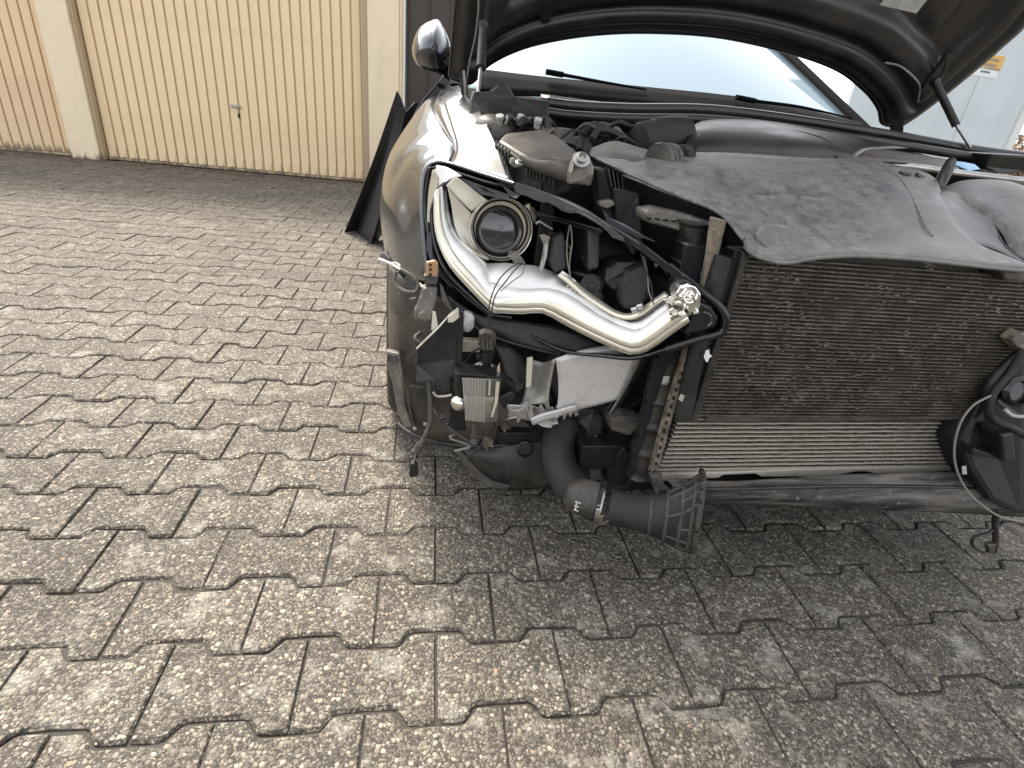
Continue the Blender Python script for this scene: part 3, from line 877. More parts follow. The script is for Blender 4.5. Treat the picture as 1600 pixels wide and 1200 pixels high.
vsamp = [0, .004, .008, .012, .018, .024, .03, .036, .042, .05, .056, .062, .068, .076, .084, .092, .1, .11, .12, .13, .14, .15, .16, .17, .18, .2, .22, .24, .27, .3, .35, .4, .5, .6, .7, .8, .9, .95, 1.0]
for i, v in enumerate(vsamp):
    for j in range(NU + 1):
        u = j / NU
        p, uu, vv, v0 = hood_pt(u, v, 0)
        dv = vv - v0
        vs.append(p - HN * hood_lift(uu, dv))
nc = NU + 1
for i in range(len(vsamp) - 1):
    for j in range(NU):
        fs.append((i * nc + j, i * nc + j + 1, (i + 1) * nc + j + 1, (i + 1) * nc + j))
hood = cm('bonnet', [hood_pt(j / NU, v, -0.012 - 0.03 * math.sin(math.pi * v) - 0.02 * math.sin(math.pi * j / NU))[0] for v in vsamp for j in range(NU + 1)], fs, 'car_paint', car, solid=0.002, ang=80)
hood['label'] = 'raised bonnet, dark pressed underside towards the camera'
inner = cm('inner_panel', vs, fs, 'hood_inner', hood, solid=0.002, ang=80)
# hem round the bonnet edge
edge_pts = [hood_pt(j / NU, 0, 0.0)[0] for j in range(NU + 1)]
tube('hem', edge_pts, 0.007, 'gloss_black', hood, 1, 8)
tube('hem', [hood_pt(0, v, 0.0)[0] for v in vsamp[::3]] + [hood_pt(0, 1, 0)[0]], 0.007, 'gloss_black', hood, 1, 8)
tube('hem', [hood_pt(1, v, 0.0)[0] for v in vsamp[::3]] + [hood_pt(1, 1, 0)[0]], 0.006, 'gloss_black', hood, 1, 8)
def hp(px, py, lift=0.0):
    return onp(px, py, HP - HN * lift, HN)
# round access holes, wires and label on the underside
for px, py, r in ((853, 19, 0.016), (760, 35, 0.013)):
    lathe('access_hole', hp(px, py, 0.030), HN, [(r, -0.006), (r * 0.86, -0.007), (r * 0.8, 0.0), (r * 0.6, 0.006), (0, 0.006)], 'hood_inner', hood, 22)
slab('label', [hp(1375, 8, 0.040), hp(1390, -14, 0.040), hp(1452, -4, 0.040), hp(1432, 21, 0.040)], 0, 'paper', hood, 0, vec=HN * 0.002)
tube('bonnet_wire', [hp(1383, 98, 0.05), hp(1405, 103, 0.055), hp(1425, 118, 0.06), hp(1437, 135, 0.055), hp(1434, 160, 0.045)], 0.0028, 'wire_grey', hood, 5, 6)
tube('bonnet_wire', [hp(748, -8, 0.05), hp(747, 20, 0.05), hp(742, 60, 0.045), hp(733, 100, 0.04), hp(728, 135, 0.03)], 0.0022, 'wire_grey', hood, 5, 6)
slab('bracket', [hp(1440, 140, 0.045), hp(1480, 86, 0.05), hp(1500, 82, 0.05), hp(1478, 108, 0.05), hp(1470, 130, 0.045), hp(1462, 137, 0.045)], 0, 'hood_inner', hood, 0.002, vec=HN * 0.012)
# hinges
slab('hinge', [(1396, 207, 1.63), (1392, 175, 1.62), (1402, 168, 1.61), (1414, 178, 1.61), (1412, 208, 1.62)], 0.015, 'plastic_black', car, 0.003)
slab('hinge', [(722, 168, 1.60), (719, 120, 1.60), (730, 120, 1.60), (734, 168, 1.60)], 0.015, 'plastic_black', car, 0.003)
tube('hinge_arm', [(727, 156, 1.57), (727, 140, 1.565), (724, 110, 1.56)], 0.003, 'steel', car, 3, 8)
# gas struts
def strut(a, b_, c_, r1, r2):
    s = tube('gas_strut', [V(a), V(b_)], r1, 'plastic_black', car, 2, 12)
    tube('piston_rod', [V(b_), V(c_)], r2, 'steel', s, 2, 10)
    lathe('ball_socket', V(a), Vector((0, 1, 0)), [(0.0, -0.012), (0.010, -0.010), (0.013, 0.0), (0.010, 0.010), (0, 0.012)], 'plastic_black', s, 14)
strut((756, 40, 1.50), (751, 105, 1.44), (747, 145, 1.40), 0.0105, 0.0042)
strut((1461, 128, 1.50), (1494, 196, 1.45), (1516, 230, 1.42), 0.0105, 0.0042)

# ---- wing mirror
mc = at(676, 70, 2.12)
mir = empty('wing_mirror', (0, 0, 0)); mir.parent = car
def mirror_shell():
    rows = []
    # rings from the nose of the cap to the glass rim, outlines given in the picture, each with its own depth
    out = [(672, 33), (660, 40), (651, 52), (645, 72), (646, 88), (655, 103), (670, 110), (690, 112), (702, 104), (704, 84), (702, 66), (694, 45), (684, 31)]
    cx, cy = 677, 74
    for s, Y in ((0.02, 2.02), (0.30, 2.025), (0.62, 2.05), (0.85, 2.085), (0.96, 2.12), (1.0, 2.155), (0.97, 2.19)):
        rows.append([(cx + (x - cx) * s, cy + (y - cy) * s, Y) for x, y in out + [out[0]]])
    return rows
patch('mirror_cap', mirror_shell(), 'car_paint', mir, 3, 4, 0.003, ang=80)
patch('mirror_glass', [[(655, 50, 2.185), (678, 38, 2.185), (696, 55, 2.185)], [(652, 92, 2.185), (676, 100, 2.185), (700, 92, 2.185)]], 'chrome', mir, 4, 4, 0.003)
patch('mirror_lower_shell', [[(662, 88, 2.075), (680, 80, 2.065), (703, 72, 2.085)], [(664, 106, 2.10), (684, 113, 2.10), (704, 104, 2.11)]], 'plastic_black', mir, 4, 4, 0.004)
tube('mirror_arm', [(688, 104, 2.16), (702, 112, 2.18), (716, 120, 2.20)], 0.024, 'plastic_black', mir, 4, 10)

# ---- cooling pack
def quad_pt(Q, u, v):                     # Q = TL, TR, BR, BL
    return Q[0].lerp(Q[1], u).lerp(Q[3].lerp(Q[2], u), v)
def bars(Q, n, hgt, dep, nseg, jit, rr, ext=0.0):
    vs = []; fs = []
    for k in range(n):
        v = (k + 0.5) / n
        for s in range(nseg):
            a = quad_pt(Q, s / nseg, v); b_ = quad_pt(Q, (s + 1) / nseg, v)
            ja = rr.gauss(0, jit); 
            z0 = Vector((0, 0, hgt / 2)); y0 = Vector((0, dep, 0)); o = Vector((0, rr.gauss(0, jit) * 0.7, ja))
            if s == 0: prev = o
            b0 = len(vs)
            vs += [a + prev - z0, a + prev + z0, a + prev + z0 + y0, a + prev - z0 + y0, b_ + o - z0, b_ + o + z0, b_ + o + z0 + y0, b_ + o - z0 + y0]
            fs += [(b0, b0 + 1, b0 + 5, b0 + 4), (b0 + 1, b0 + 2, b0 + 6, b0 + 5), (b0 + 3, b0, b0 + 4, b0 + 7)]
            prev = o
    return vs, fs
def fins(Q, n, m_, dep, rr, y0):
    """folded sheet between the tubes: zigzag in depth, one sheet per row"""
    vs = []; fs = []
    for k in range(n):
        va, vb = (k + 0.06) / n, (k + 0.94) / n
        b0 = len(vs)
        for s in range(m_ + 1):
            u = s / m_; d = y0 + (dep if s % 2 else 0) + rr.uniform(-0.0012, 0.0012)
            sh = rr.uniform(-0.3, 0.3) / m_
            vs.append(quad_pt(Q, u + sh, va) + Vector((0, d, 0))); vs.append(quad_pt(Q, u + sh + 0.3 / m_, vb) + Vector((0, d + 0.001, 0)))
        for s in range(m_):
            q = b0 + 2 * s
            fs.append((q, q + 2, q + 3, q + 1))
    return vs, fs
rr = random.Random(21)
RY = 0.775
cond = empty('condenser', (0, 0, 0)); cond.parent = car
CQ = [at(1170, 398, RY), at(1660, 436, RY), at(1562, 656, RY), at(1089, 652, RY)]
vs, fs = bars(CQ, 42, 0.0022, 0.012, 40, 0.00022, rr)
o = cm('tubes', vs, fs, 'tube_dirty', cond, smooth=False); o['kind'] = 'stuff'
vs, fs = fins(CQ, 42, 230, 0.0040, rr, 0.0010)
o = cm('cooling_fins', vs, fs, 'fin_dirty', cond, smooth=False); o['kind'] = 'stuff'
box('core_back', (CQ[0] + CQ[2]) / 2 + Vector((0, 0.016, 0)), ((CQ[1] - CQ[0]).length, 0.006, 0.33), 'fin_dirty', cond)
# bent fin scars and chips in the core
sv_ = []; sf_ = []
for (px, py, n_, sx_, sy_) in ((1285, 540, 22, 24, 6), (1345, 560, 26, 40, 7), (1340, 585, 14, 16, 3), (1390, 455, 26, 34, 14), (1425, 470, 10, 16, 6), (1375, 480, 10, 12, 14), (1420, 500, 7, 8, 3), (1418, 522, 8, 6, 8), (1450, 415, 8, 10, 8), (1250, 500, 24, 40, 40), (1500, 520, 30, 50, 30), (1200, 480, 16, 30, 40), (1300, 600, 40, 150, 40), (1180, 560, 30, 60, 60), (1480, 600, 20, 60, 30), (1330, 620, 90, 200, 30), (1210, 440, 50, 60, 30), (1250, 520, 90, 110, 60), (1420, 560, 80, 130, 60), (1540, 480, 60, 60, 40), (1200, 590, 70, 80, 50)):
    for k in range(n_):
        p = at(px + rr.gauss(0, sx_ * .5), py + rr.gauss(0, sy_ * .5), RY - 0.0035)
        L = rr.uniform(0.0015, 0.009); w_ = rr.uniform(0.0006, 0.0014); tl = rr.uniform(-0.2, 0.2)
        v_, f_ = boxv(p, (L, 0.001, w_), Matrix.Rotation(tl, 3, 'Y') @ Matrix.Rotation(rr.uniform(-.5, .5), 3, 'Z'))
        sv_, sf_ = join([(sv_, sf_), (v_, f_)])
o = cm('bent_fins', sv_, sf_, 'alu_dull', cond, smooth=False); o['kind'] = 'stuff'
# side plates and drier bottle on the near end
slab('side_plate', [(1163, 395, RY - .004), (1172, 397, RY - .004), (1091, 660, RY - .004), (1080, 658, RY - .004)], 0.03, 'tank_brown', cond, 0.002)
slab('side_plate', [(1150, 392, RY + .006), (1161, 394, RY + .006), (1080, 660, RY + .006), (1069, 656, RY + .006)], 0.03, 'plastic_black', cond, 0.002)
tube('drier_bottle', [(1132, 400, RY + .015), (1108, 478, RY + .012), (1086, 560, RY + .010), (1067, 652, RY + .008)], 0.0165, 'plastic_black', cond, 5, 18)
slab('label', [(1103, 548, RY - .02), (1108, 546, RY - .02), (1109, 554, RY - .02), (1113, 556, RY - .02), (1108, 560, RY - .02), (1106, 566, RY - .02), (1103, 565, RY - .02), (1100, 558, RY - .02)], 0.001, 'white_plastic', cond, 0)
slab('label', [(1064, 616, RY - .01), (1070, 618, RY - .01), (1066, 628, RY - .01), (1060, 624, RY - .01)], 0.001, 'paper', cond, 0)
rad = empty('radiator', (0, 0, 0)); rad.parent = car
R2 = 0.80
RQ = [at(1062, 652, R2), at(1530, 652, R2), at(1484, 737, R2), at(1026, 744, R2)]
vs, fs = bars(RQ, 14, 0.0022, 0.014, 40, 0.0003, rr)
o = cm('tubes', vs, fs, 'tube_bright', rad, smooth=False); o['kind'] = 'stuff'
vs, fs = fins(RQ, 14, 240, 0.005, rr, 0.003)
o = cm('cooling_fins', vs, fs, 'liner_dusty', rad, smooth=False); o['kind'] = 'stuff'
box('core_back', (RQ[0] + RQ[2]) / 2 + Vector((0, 0.020, 0.14)), (0.84, 0.008, 0.50), 'gap_shade', rad)
slab('bottom_plate', [(1034, 741, R2 - .004), (1250, 734, R2 - .004), (1490, 729, R2 - .004), (1488, 736, R2 - .004), (1375, 741, R2 - .004), (1345, 735, R2 - .004), (1300, 744, R2 - .004), (1190, 745, R2 - .004), (1180, 740, R2 - .004), (1130, 742, R2 - .004), (1122, 747, R2 - .004), (1080, 748, R2 - .004), (1036, 752, R2 - .004)], 0.03, 'tube_bright', rad, 0.001)
slab('crimped_edge', [(1082, 525, R2 - .012), (1090, 526, R2 - .012), (1052, 650, R2 - .012), (1027, 744, R2 - .012), (1018, 742, R2 - .012), (1044, 648, R2 - .012)], 0.02, 'rust_edge', rad, 0.0015)
for k in range(17):
    t = k / 16; x = 1084 + (1022 - 1084) * t ** 1.0; y = 532 + 206 * t
    box('crimp_slot', (x + 0.5 + 5 * math.sin(t * 3.14) * -1, y, R2 - .0135), (0.004, 0.003, 0.007), 'gap_shade', rad, bevel=0)
slab('crimped_edge', [(1531, 655, R2 - .008), (1540, 657, R2 - .008), (1494, 742, R2 - .008), (1484, 739, R2 - .008)], 0.02, 'rust_edge', rad, 0.0015)
# ribbed end tank of the radiator, near side
P = spline([(1086, 345, R2 + .055), (1079, 420, R2 + .055), (1062, 500, R2 + .05), (1045, 560, R2 + .045), (1027, 640, R2 + .04), (1000, 738, R2 + .035)], 22)
def tank_column(P, hw, hd):
    vs = []; fs = []; sg = 16; n_ = len(P)
    for i, c in enumerate(P):
        ph = (i / (n_ - 1) * 12) % 1.0
        g = 0.0032 if ph < 0.16 else 0.0
        for s in range(sg):
            a = 2 * math.pi * s / sg; ca, sa = math.cos(a), math.sin(a)
            vs.append(c + Vector((math.copysign(abs(ca) ** 0.55, ca) * (hw + g), math.copysign(abs(sa) ** 0.55, sa) * (hd + g), 0)))
    for i in range(n_ - 1):
        for s in range(sg):
            fs.append((i * sg + s, i * sg + (s + 1) % sg, (i + 1) * sg + (s + 1) % sg, (i + 1) * sg + s))
    fs += [tuple(range(sg)), tuple((n_ - 1) * sg + s for s in range(sg))]
    return vs, fs
vs, fs = tank_column(P, 0.027, 0.030)
tank = cm('end_tank', vs, fs, 'tank_brown', rad, ang=35)
for px, py, w_, h_ in ((1040, 594, 0.012, 0.017), (1102, 422, 0.012, 0.017)):
    box('label', (px, py, R2 + .012), (w_, 0.001, h_), 'paper', rad, bevel=0)
slab('tank_edge', [(1116, 340, R2 - .005), (1136, 345, R2 - .005), (1112, 450, R2 - .005), (1098, 452, R2 - .005), (1108, 400, R2 - .005)], 0.015, 'rust_edge', rad, 0.002)
slab('tank_port', [(1008, 330, .88), (1030, 326, .88), (1068, 334, .86), (1105, 345, .84), (1098, 368, .84), (1060, 362, .86), (1010, 348, .88)], 0.05, 'bracket_grey', rad, 0.006)
for k in range(5):
    box('port_slot', (1014 + k * 13, 341 + k * 1.5, .877 - k * .007), (0.009, 0.004, 0.003), 'gap_shade', rad, bevel=0)
# black box added beside the condenser in place of shade
box('shade_filler', (1128, 500, RY + .06), (0.05, 0.03, 0.26), 'plastic_inner', car)

# ---- undertray lip under the radiator
rows = [[(1040, 748, 0.775), (1150, 752, 0.77), (1300, 742, 0.765), (1480, 738, 0.765), (1620, 744, 0.77)],
        [(1050, 758, 0.765), (1150, 760, 0.76), (1300, 752, 0.755), (1480, 748, 0.755), (1620, 756, 0.76)],
        [(1060, 770, 0.75), (1150, 768, 0.745), (1300, 768, 0.74), (1480, 772, 0.735), (1620, 780, 0.74)],
        [(1070, 776, 0.742), (1150, 773, 0.735), (1300, 778, 0.73), (1480, 786, 0.725), (1620, 794, 0.73)],
        [(1076, 780, 0.74), (1150, 777, 0.733), (1300, 784, 0.728), (1480, 792, 0.722), (1620, 800, 0.73)],
        [(1080, 786, 0.75), (1150, 785, 0.74), (1300, 793, 0.735), (1480, 800, 0.73), (1620, 808, 0.74)]]
ut = patch('undertray', rows, 'tray_dirty', car, 6, 3, 0.004)
tube('tray_rib', [(1050, 764, 0.752), (1150, 764, 0.748), (1300, 760, 0.745), (1480, 761, 0.743), (1610, 768, .75)], 0.004, 'tank_brown', ut, 5, 8)
patch('tray_floor', [[(1080, 786, 0.75), (1300, 793, 0.735), (1480, 800, 0.73), (1620, 808, 0.74)],
                     [at(1080, 786, 0.75) + Vector((0, .45, .02)), at(1300, 793, 0.735) + Vector((0, .45, .02)), at(1480, 800, 0.73) + Vector((0, .45, .02)), at(1620, 808, 0.74) + Vector((0, .45, .02))]], 'plastic_inner', ut, 4, 3, 0.004)

# ---- lock carrier cover: one large dusty plastic panel over the radiator
rows = [
    [(932, 246, 1.02), (990, 250, 1.06), (1060, 240, 1.10), (1150, 240, 1.12), (1250, 247, 1.12), (1350, 250, 1.12), (1395, 258, 1.11), (1440, 268, 1.08), (1462, 280, 1.05)],
    [(950, 256, 0.985), (1010, 268, 0.99), (1080, 263, 0.99), (1160, 270, 1.00), (1260, 280, 1.00), (1370, 280, 1.00), (1420, 290, 0.99), (1455, 300, 0.98), (1475, 312, 0.97)],
    [(1000, 277, 0.93), (1060, 292, 0.915), (1120, 300, 0.91), (1190, 312, 0.91), (1280, 320, 0.90), (1390, 320, 0.90), (1440, 328, 0.89), (1475, 335, 0.88), (1492, 345, 0.875)],
    [(1070, 307, 0.87), (1110, 322, 0.855), (1160, 338, 0.84), (1220, 350, 0.83), (1300, 356, 0.82), (1410, 360, 0.82), (1460, 364, 0.815), (1500, 370, 0.81), (1525, 380, 0.805)],
    [(1125, 331, 0.815), (1150, 352, 0.795), (1180, 370, 0.78), (1240, 378, 0.77), (1320, 378, 0.765), (1430, 384, 0.76), (1490, 390, 0.76), (1540, 398, 0.76), (1580, 404, 0.76)],
    [(1160, 372, 0.765), (1172, 388, 0.755), (1215, 402, 0.745), (1268, 396, 0.742), (1340, 393, 0.74), (1440, 399, 0.738), (1510, 407, 0.738), (1560, 412, 0.738), (1612, 418, 0.738)],
    [(1163, 383, 0.762), (1180, 398, 0.752), (1224, 410, 0.742), (1278, 402, 0.74), (1345, 399, 0.738), (1440, 405, 0.736), (1510, 413, 0.736), (1560, 418, 0.736), (1612, 424, 0.736)],
]
cov = patch('carrier_cover', rows, 'cover_dusty', car, 5, 5, 0.003, ang=70)
tube('cover_rib', [(1372, 253, 1.105), (1402, 275, 1.03), (1424, 310, 0.935), (1440, 345, 0.85), (1455, 370, 0.80)], 0.004, 'cover_dusty', cov, 6, 8)
lathe('clip_seat', (1200, 372, 0.772), Vector((0, -.75, 0.65)), [(0.021, 0.0), (0.019, 0.004), (0.014, 0.002), (0.006, 0.001), (0.0, 0.001)], 'cover_dusty', cov, 24)
tube('cover_front_rim', [(1163, 384, 0.760), (1180, 399, 0.750), (1224, 411, 0.740), (1278, 403, 0.738), (1345, 400, 0.736), (1440, 406, 0.734), (1510, 414, 0.734), (1612, 425, 0.734)], 0.0035, 'cover_dusty', cov, 5, 8)
tube('cover_side_rim', [(932, 247, 1.018), (1000, 279, .928), (1070, 309, .868), (1125, 333, .813), (1162, 374, .763)], 0.0035, 'cover_dusty', cov, 5, 8)
# clips on the cover's top edge
slab('retaining_clip', [(1408, 268, 1.05), (1424, 270, 1.05), (1428, 274, 1.04), (1412, 273, 1.04)], 0.01, 'plastic_black', cov, 0.002)
slab('retaining_clip', [(1436, 270, 1.05), (1448, 276, 1.05), (1446, 281, 1.04), (1434, 275, 1.04)], 0.01, 'plastic_black', cov, 0.002)
# lower shelf and far hump of the cover
patch('carrier_cover_far', [[(1462, 302, 0.99), (1480, 300, 1.0), (1510, 308, 0.99), (1540, 330, 0.95), (1560, 370, 0.89)],
                        [(1478, 335, 0.90), (1500, 335, 0.92), (1530, 350, 0.91), (1560, 375, 0.88), (1580, 395, 0.84)],
                        [(1520, 380, 0.82), (1540, 385, 0.83), (1565, 395, 0.83), (1585, 405, 0.82), (1620, 420, 0.80)]], 'cover_dusty', car, 5, 5, 0.003, ang=70)
patch('cover_hump', [[(1470, 296, 1.06), (1500, 284, 1.08), (1540, 281, 1.08), (1580, 285, 1.06), (1625, 300, 1.03)],
                     [(1474, 302, 1.02), (1510, 292, 1.03), (1550, 290, 1.03), (1592, 298, 1.0), (1640, 320, 0.97)],
                     [(1480, 312, 0.99), (1520, 312, 0.97), (1560, 330, 0.94), (1590, 360, 0.89), (1640, 400, 0.84)],
                     [(1486, 318, 0.98), (1530, 335, 0.95), (1565, 365, 0.90), (1582, 395, 0.86), (1640, 424, 0.80)]], 'cover_dusty', car, 5, 5, 0.003, ang=70)
slab('retaining_clip', [(1553, 285, 1.04), (1575, 291, 1.03), (1568, 296, 1.03), (1552, 290, 1.03)], 0.01, 'plastic_black', car, 0.002)
slab('catch_hook', [(1463, 293, 1.03), (1474, 268, 1.05), (1484, 250, 1.06), (1493, 245, 1.06), (1497, 252, 1.06), (1488, 272, 1.05), (1478, 294, 1.03)], 0.012, 'tank_brown', car, 0.004)
slab('reservoir_cap', [(1496, 259, 1.22), (1505, 253, 1.24), (1525, 257, 1.24), (1534, 265, 1.22), (1515, 267, 1.2)], 0.05, 'blue_tint', car, 0.004)
tube('cross_brace', [(1330, 252, 1.20), (1420, 260, 1.18), (1500, 271, 1.16), (1620, 285, 1.12)], 0.009, 'steel', car, 4, 10)
slab('lamp_stub', [(1564, 420, .742), (1625, 428, .742), (1625, 444, .742), (1570, 438, .742)], 0.05, 'engine_dusty', car, 0.005)

# ---- engine cover with rounded shoulders
rows = [
    [(1070, 240, 1.22), (1120, 244, 1.20), (1200, 247, 1.18), (1290, 250, 1.17), (1340, 250, 1.17)],
    [(1072, 226, 1.24), (1120, 225, 1.22), (1200, 228, 1.20), (1290, 232, 1.19), (1340, 243, 1.18)],
    [(1078, 206, 1.29), (1120, 204, 1.28), (1200, 208, 1.27), (1285, 220, 1.25), (1345, 240, 1.21)],
    [(1086, 196, 1.36), (1120, 193, 1.36), (1200, 197, 1.36), (1285, 212, 1.34), (1360, 234, 1.28)],
    [(1096, 190, 1.42), (1130, 187, 1.43), (1200, 190, 1.43), (1285, 205, 1.42), (1420, 232, 1.36)],
]
ec = patch('engine_cover', rows, 'cover_engine', car, 5, 5, 0.004, ang=70)
tube('cover_rib', [(1086, 234, 1.215), (1094, 210, 1.27), (1106, 199, 1.335), (1125, 191, 1.40)], 0.0035, 'cover_engine', ec, 5, 8)
tube('cover_rib', [(1306, 248, 1.165), (1300, 226, 1.23), (1270, 212, 1.30), (1215, 199, 1.38)], 0.0035, 'cover_engine', ec, 5, 8)
patch('engine_shelf', [[(1300, 252, 1.15), (1370, 252, 1.16), (1440, 258, 1.18), (1500, 268, 1.18)], [(1285, 216, 1.34), (1350, 226, 1.34), (1420, 240, 1.33), (1490, 252, 1.30)]], 'engine_dusty', car, 4, 4, 0.004)
# intake pipe and corrugated hose
lathe('intake_pipe', (1012, 218, 1.28), (at(1080, 208, 1.34) - at(1000, 216, 1.28)), [(0.0, -0.03), (0.034, -0.03), (0.040, -0.02), (0.041, 0.02), (0.044, 0.024), (0.046, 0.07), (0.044, 0.11), (0.0, 0.11)], 'rubber', car, 26)
tube('coolant_hose', [(905, 236, 1.24), (912, 205, 1.28), (930, 196, 1.30), (950, 205, 1.29), (965, 212, 1.28)], 0.0085, 'rubber', car, 6, 12)
tube('coolant_hose', [(925, 218, 1.24), (935, 204, 1.26), (955, 206, 1.26), (975, 216, 1.25)], 0.0075, 'rubber', car, 6, 12)
# intake snorkel
patch('intake_snorkel', [[(925, 232, 1.16), (960, 222, 1.17), (1000, 232, 1.16), (1024, 238, 1.14)],
                         [(922, 242, 1.10), (955, 236, 1.10), (990, 243, 1.08), (1020, 250, 1.07)],
                         [(928, 246, 1.07), (955, 250, 1.05), (990, 258, 1.03), (1018, 266, 1.03)]], 'engine_dusty', car, 5, 5, 0.004)
lathe('snorkel_flange', (1030, 250, 1.06), (at(1060, 246, 1.10) - at(1020, 252, 1.05)), [(0.0, -0.006), (0.030, -0.006), (0.032, 0.004), (0.026, 0.006), (0.026, 0.012), (0.030, 0.014), (0.030, 0.020), (0.024, 0.022), (0.024, 0.030), (0.029, 0.032), (0.027, 0.044), (0.0, 0.044)], 'engine_dusty', car, 22)
lathe('snorkel_boot', (1062, 246, 1.08), (at(1080, 246, 1.12) - at(1040, 250, 1.06)), [(0.0, 0), (0.021, 0), (0.024, 0.004), (0.020, 0.009), (0.024, 0.014), (0.020, 0.019), (0.023, 0.024), (0, 0.024)], 'rubber', car, 20)
# air filter box with ribbed flank
ab = slab('air_filter_box', [(789, 207, 1.24), (845, 200, 1.27), (872, 212, 1.24), (908, 240, 1.14), (898, 251, 1.10), (858, 262, 1.08), (820, 246, 1.11), (800, 232, 1.14), (778, 219, 1.19)], 0.0, 'engine_dusty', car, 0.008, vec=Vector((0, 0.0, -0.06)))
for k in range(9):
    t = k / 8
    p = at(824 + 42 * t, 241 + 15 * t, 1.105 - 0.03 * t) + Vector((0, -0.006, -0.022))
    box('rib', p, (0.0035, 0.012, 0.034), 'engine_dusty', ab, bevel=0.001)
for k in range(5):
    t = k / 4
    p = at(777 + 20 * t, 222 + 12 * t, 1.185 - 0.045 * t) + Vector((-0.003, -0.004, -0.01))
    box('rib', p, (0.004, 0.010, 0.022), 'engine_dusty', ab, bevel=0.001)
tube('box_flange', [at(776, 226, 1.18), at(800, 241, 1.13), at(822, 256, 1.10), at(858, 271, 1.07), at(900, 270, 1.08)], 0.004, 'engine_dusty', ab, 4, 8)
# wrapped harness and bracket with bolt in front of it
tube('wrapped_harness', [(812, 250, 1.06), (838, 259, 1.045), (862, 265, 1.04), (886, 274, 1.03), (905, 284, 1.03)], lambda t: 0.009 + 0.006 * sstep(0.15, 0.5, t), 'hose_grey', car, 6, 12)
mb = slab('mounting_bracket', [(897, 254, 1.0), (906, 245, 1.02), (922, 245, 1.02), (928, 258, 1.0), (927, 274, .985), (925, 292, .98), (900, 288, .98), (890, 290, .98), (893, 270, .985)], 0.03, 'bracket_grey', car, 0.005)
lathe('bolt', (908, 250, 0.995), Vector((-.1, -0.75, 0.65)), [(0.016, -0.002), (0.016, 0.002), (0.010, 0.003), (0.010, 0.009), (0.007, 0.010), (0.005, 0.006), (0, 0.006)], 'steel', mb, 18)
slab('inner_bracket', [(800, 246, 1.08), (812, 250, 1.07), (830, 256, 1.06), (828, 262, 1.06), (803, 262, 1.07), (797, 256, 1.08)], 0.02, 'bracket_grey', car, 0.003)
lathe('bolt', (813, 255, 1.055), Vector((0, -.4, 0.9)), [(0.010, 0.0), (0.010, 0.002), (0.006, 0.003), (0.006, 0.007), (0, 0.008)], 'steel', car, 16)
# strut top, small connectors and pipes beside the cowl
lathe('strut_top', (772, 196, 1.34), Vector((0, -.2, 1)), [(0.045, -0.06), (0.045, 0.0), (0.035, 0.014), (0.018, 0.02), (0, 0.02)], 'engine_dusty', car, 24)
er = random.Random(4)
for k in range(16):
    px = 782 + k * 5.0 + er.uniform(-2, 2); py = 188 + er.uniform(-3, 7); Y = 1.30 + er.uniform(-0.03, 0.05)
    if k % 3 == 0:
        lathe('pipe_fitting', (px, py, Y), Vector((er.uniform(-.3, .3), -.5, 1)), [(0.007, -0.012), (0.007, 0.0), (0.009, 0.001), (0.009, 0.008), (0, 0.008)], 'steel' if k % 2 else 'paper', car, 10)
    else:
        tube('small_hose', [(px - 10, py + 8, Y), (px, py - 4, Y - .01), (px + 9, py + 2, Y), (px + 16, py + 12, Y + .02)], er.uniform(0.003, 0.006), 'hose_grey' if k % 2 else 'rubber', car, 4, 8)
for k, (x0, y0, x1, y1, mm) in enumerate(((862, 200, 905, 236, 'engine_dusty'), (838, 196, 868, 208, 'engine_dusty'), (940, 196, 975, 214, 'hose_grey'), (870, 214, 930, 244, 'hose_grey'))):
    slab('engine_ancillary', [(x0, y0 + 6, 1.30), (x0 + 8, y0, 1.32), (x1 - 6, y0 + 2, 1.32), (x1, y1 - 8, 1.29), (x1 - 8, y1, 1.26), (x0 + 6, y1, 1.26)], 0.07, mm, car, 0.01)
kr = random.Random(77)
for k in range(22):
    x = kr.uniform(860, 1075); y = 196 + kr.uniform(0, 36); Y = kr.uniform(1.24, 1.36)
    tube('engine_pipe', [(x - 22, y + kr.uniform(-4, 12), Y + .02), (x - 6, y - kr.uniform(0, 7), Y), (x + 8, y + kr.uniform(-3, 5), Y), (x + 24, y + kr.uniform(4, 14), Y + .02)], kr.uniform(0.002, 0.006), kr.choice(['hose_grey', 'rubber', 'engine_dusty', 'wire']), car, 4, 8)
# filler behind everything: ribbed engine side and shaded box under the cover's near edge
slab('fan_shroud', [(940, 262, 1.06), (1000, 285, 1.02), (1125, 338, .93), (1150, 420, .92), (1120, 640, .92), (960, 640, 1.05), (930, 420, 1.08)], 0.06, 'plastic_inner', car, 0.004)
slab('support_strut', [(958, 292, .97), (1000, 300, .96), (1006, 380, .95), (990, 400, .95), (962, 360, .97)], 0.04, 'plastic_black', car, 0.004)
slab('carrier_leg', [(929, 262, 1.0), (948, 264, .99), (962, 330, .985), (955, 350, .985), (936, 330, 1.0)], 0.03, 'plastic_black', car, 0.004)
slab('carrier_clip', [(938, 316, .97), (957, 312, .97), (963, 320, .965), (950, 326, .965), (938, 324, .97)], 0.02, 'bracket_grey', car, 0.003)
for k in range(4):
    slab('carrier_rib', [(949 + 7 * k, 262 + 3 * k, .975), (952 + 7 * k, 263 + 3 * k, .975), (958 + 6 * k, 292 + k, .97), (955 + 6 * k, 292 + k, .97)], 0.02, 'plastic_black', car, 0.001)

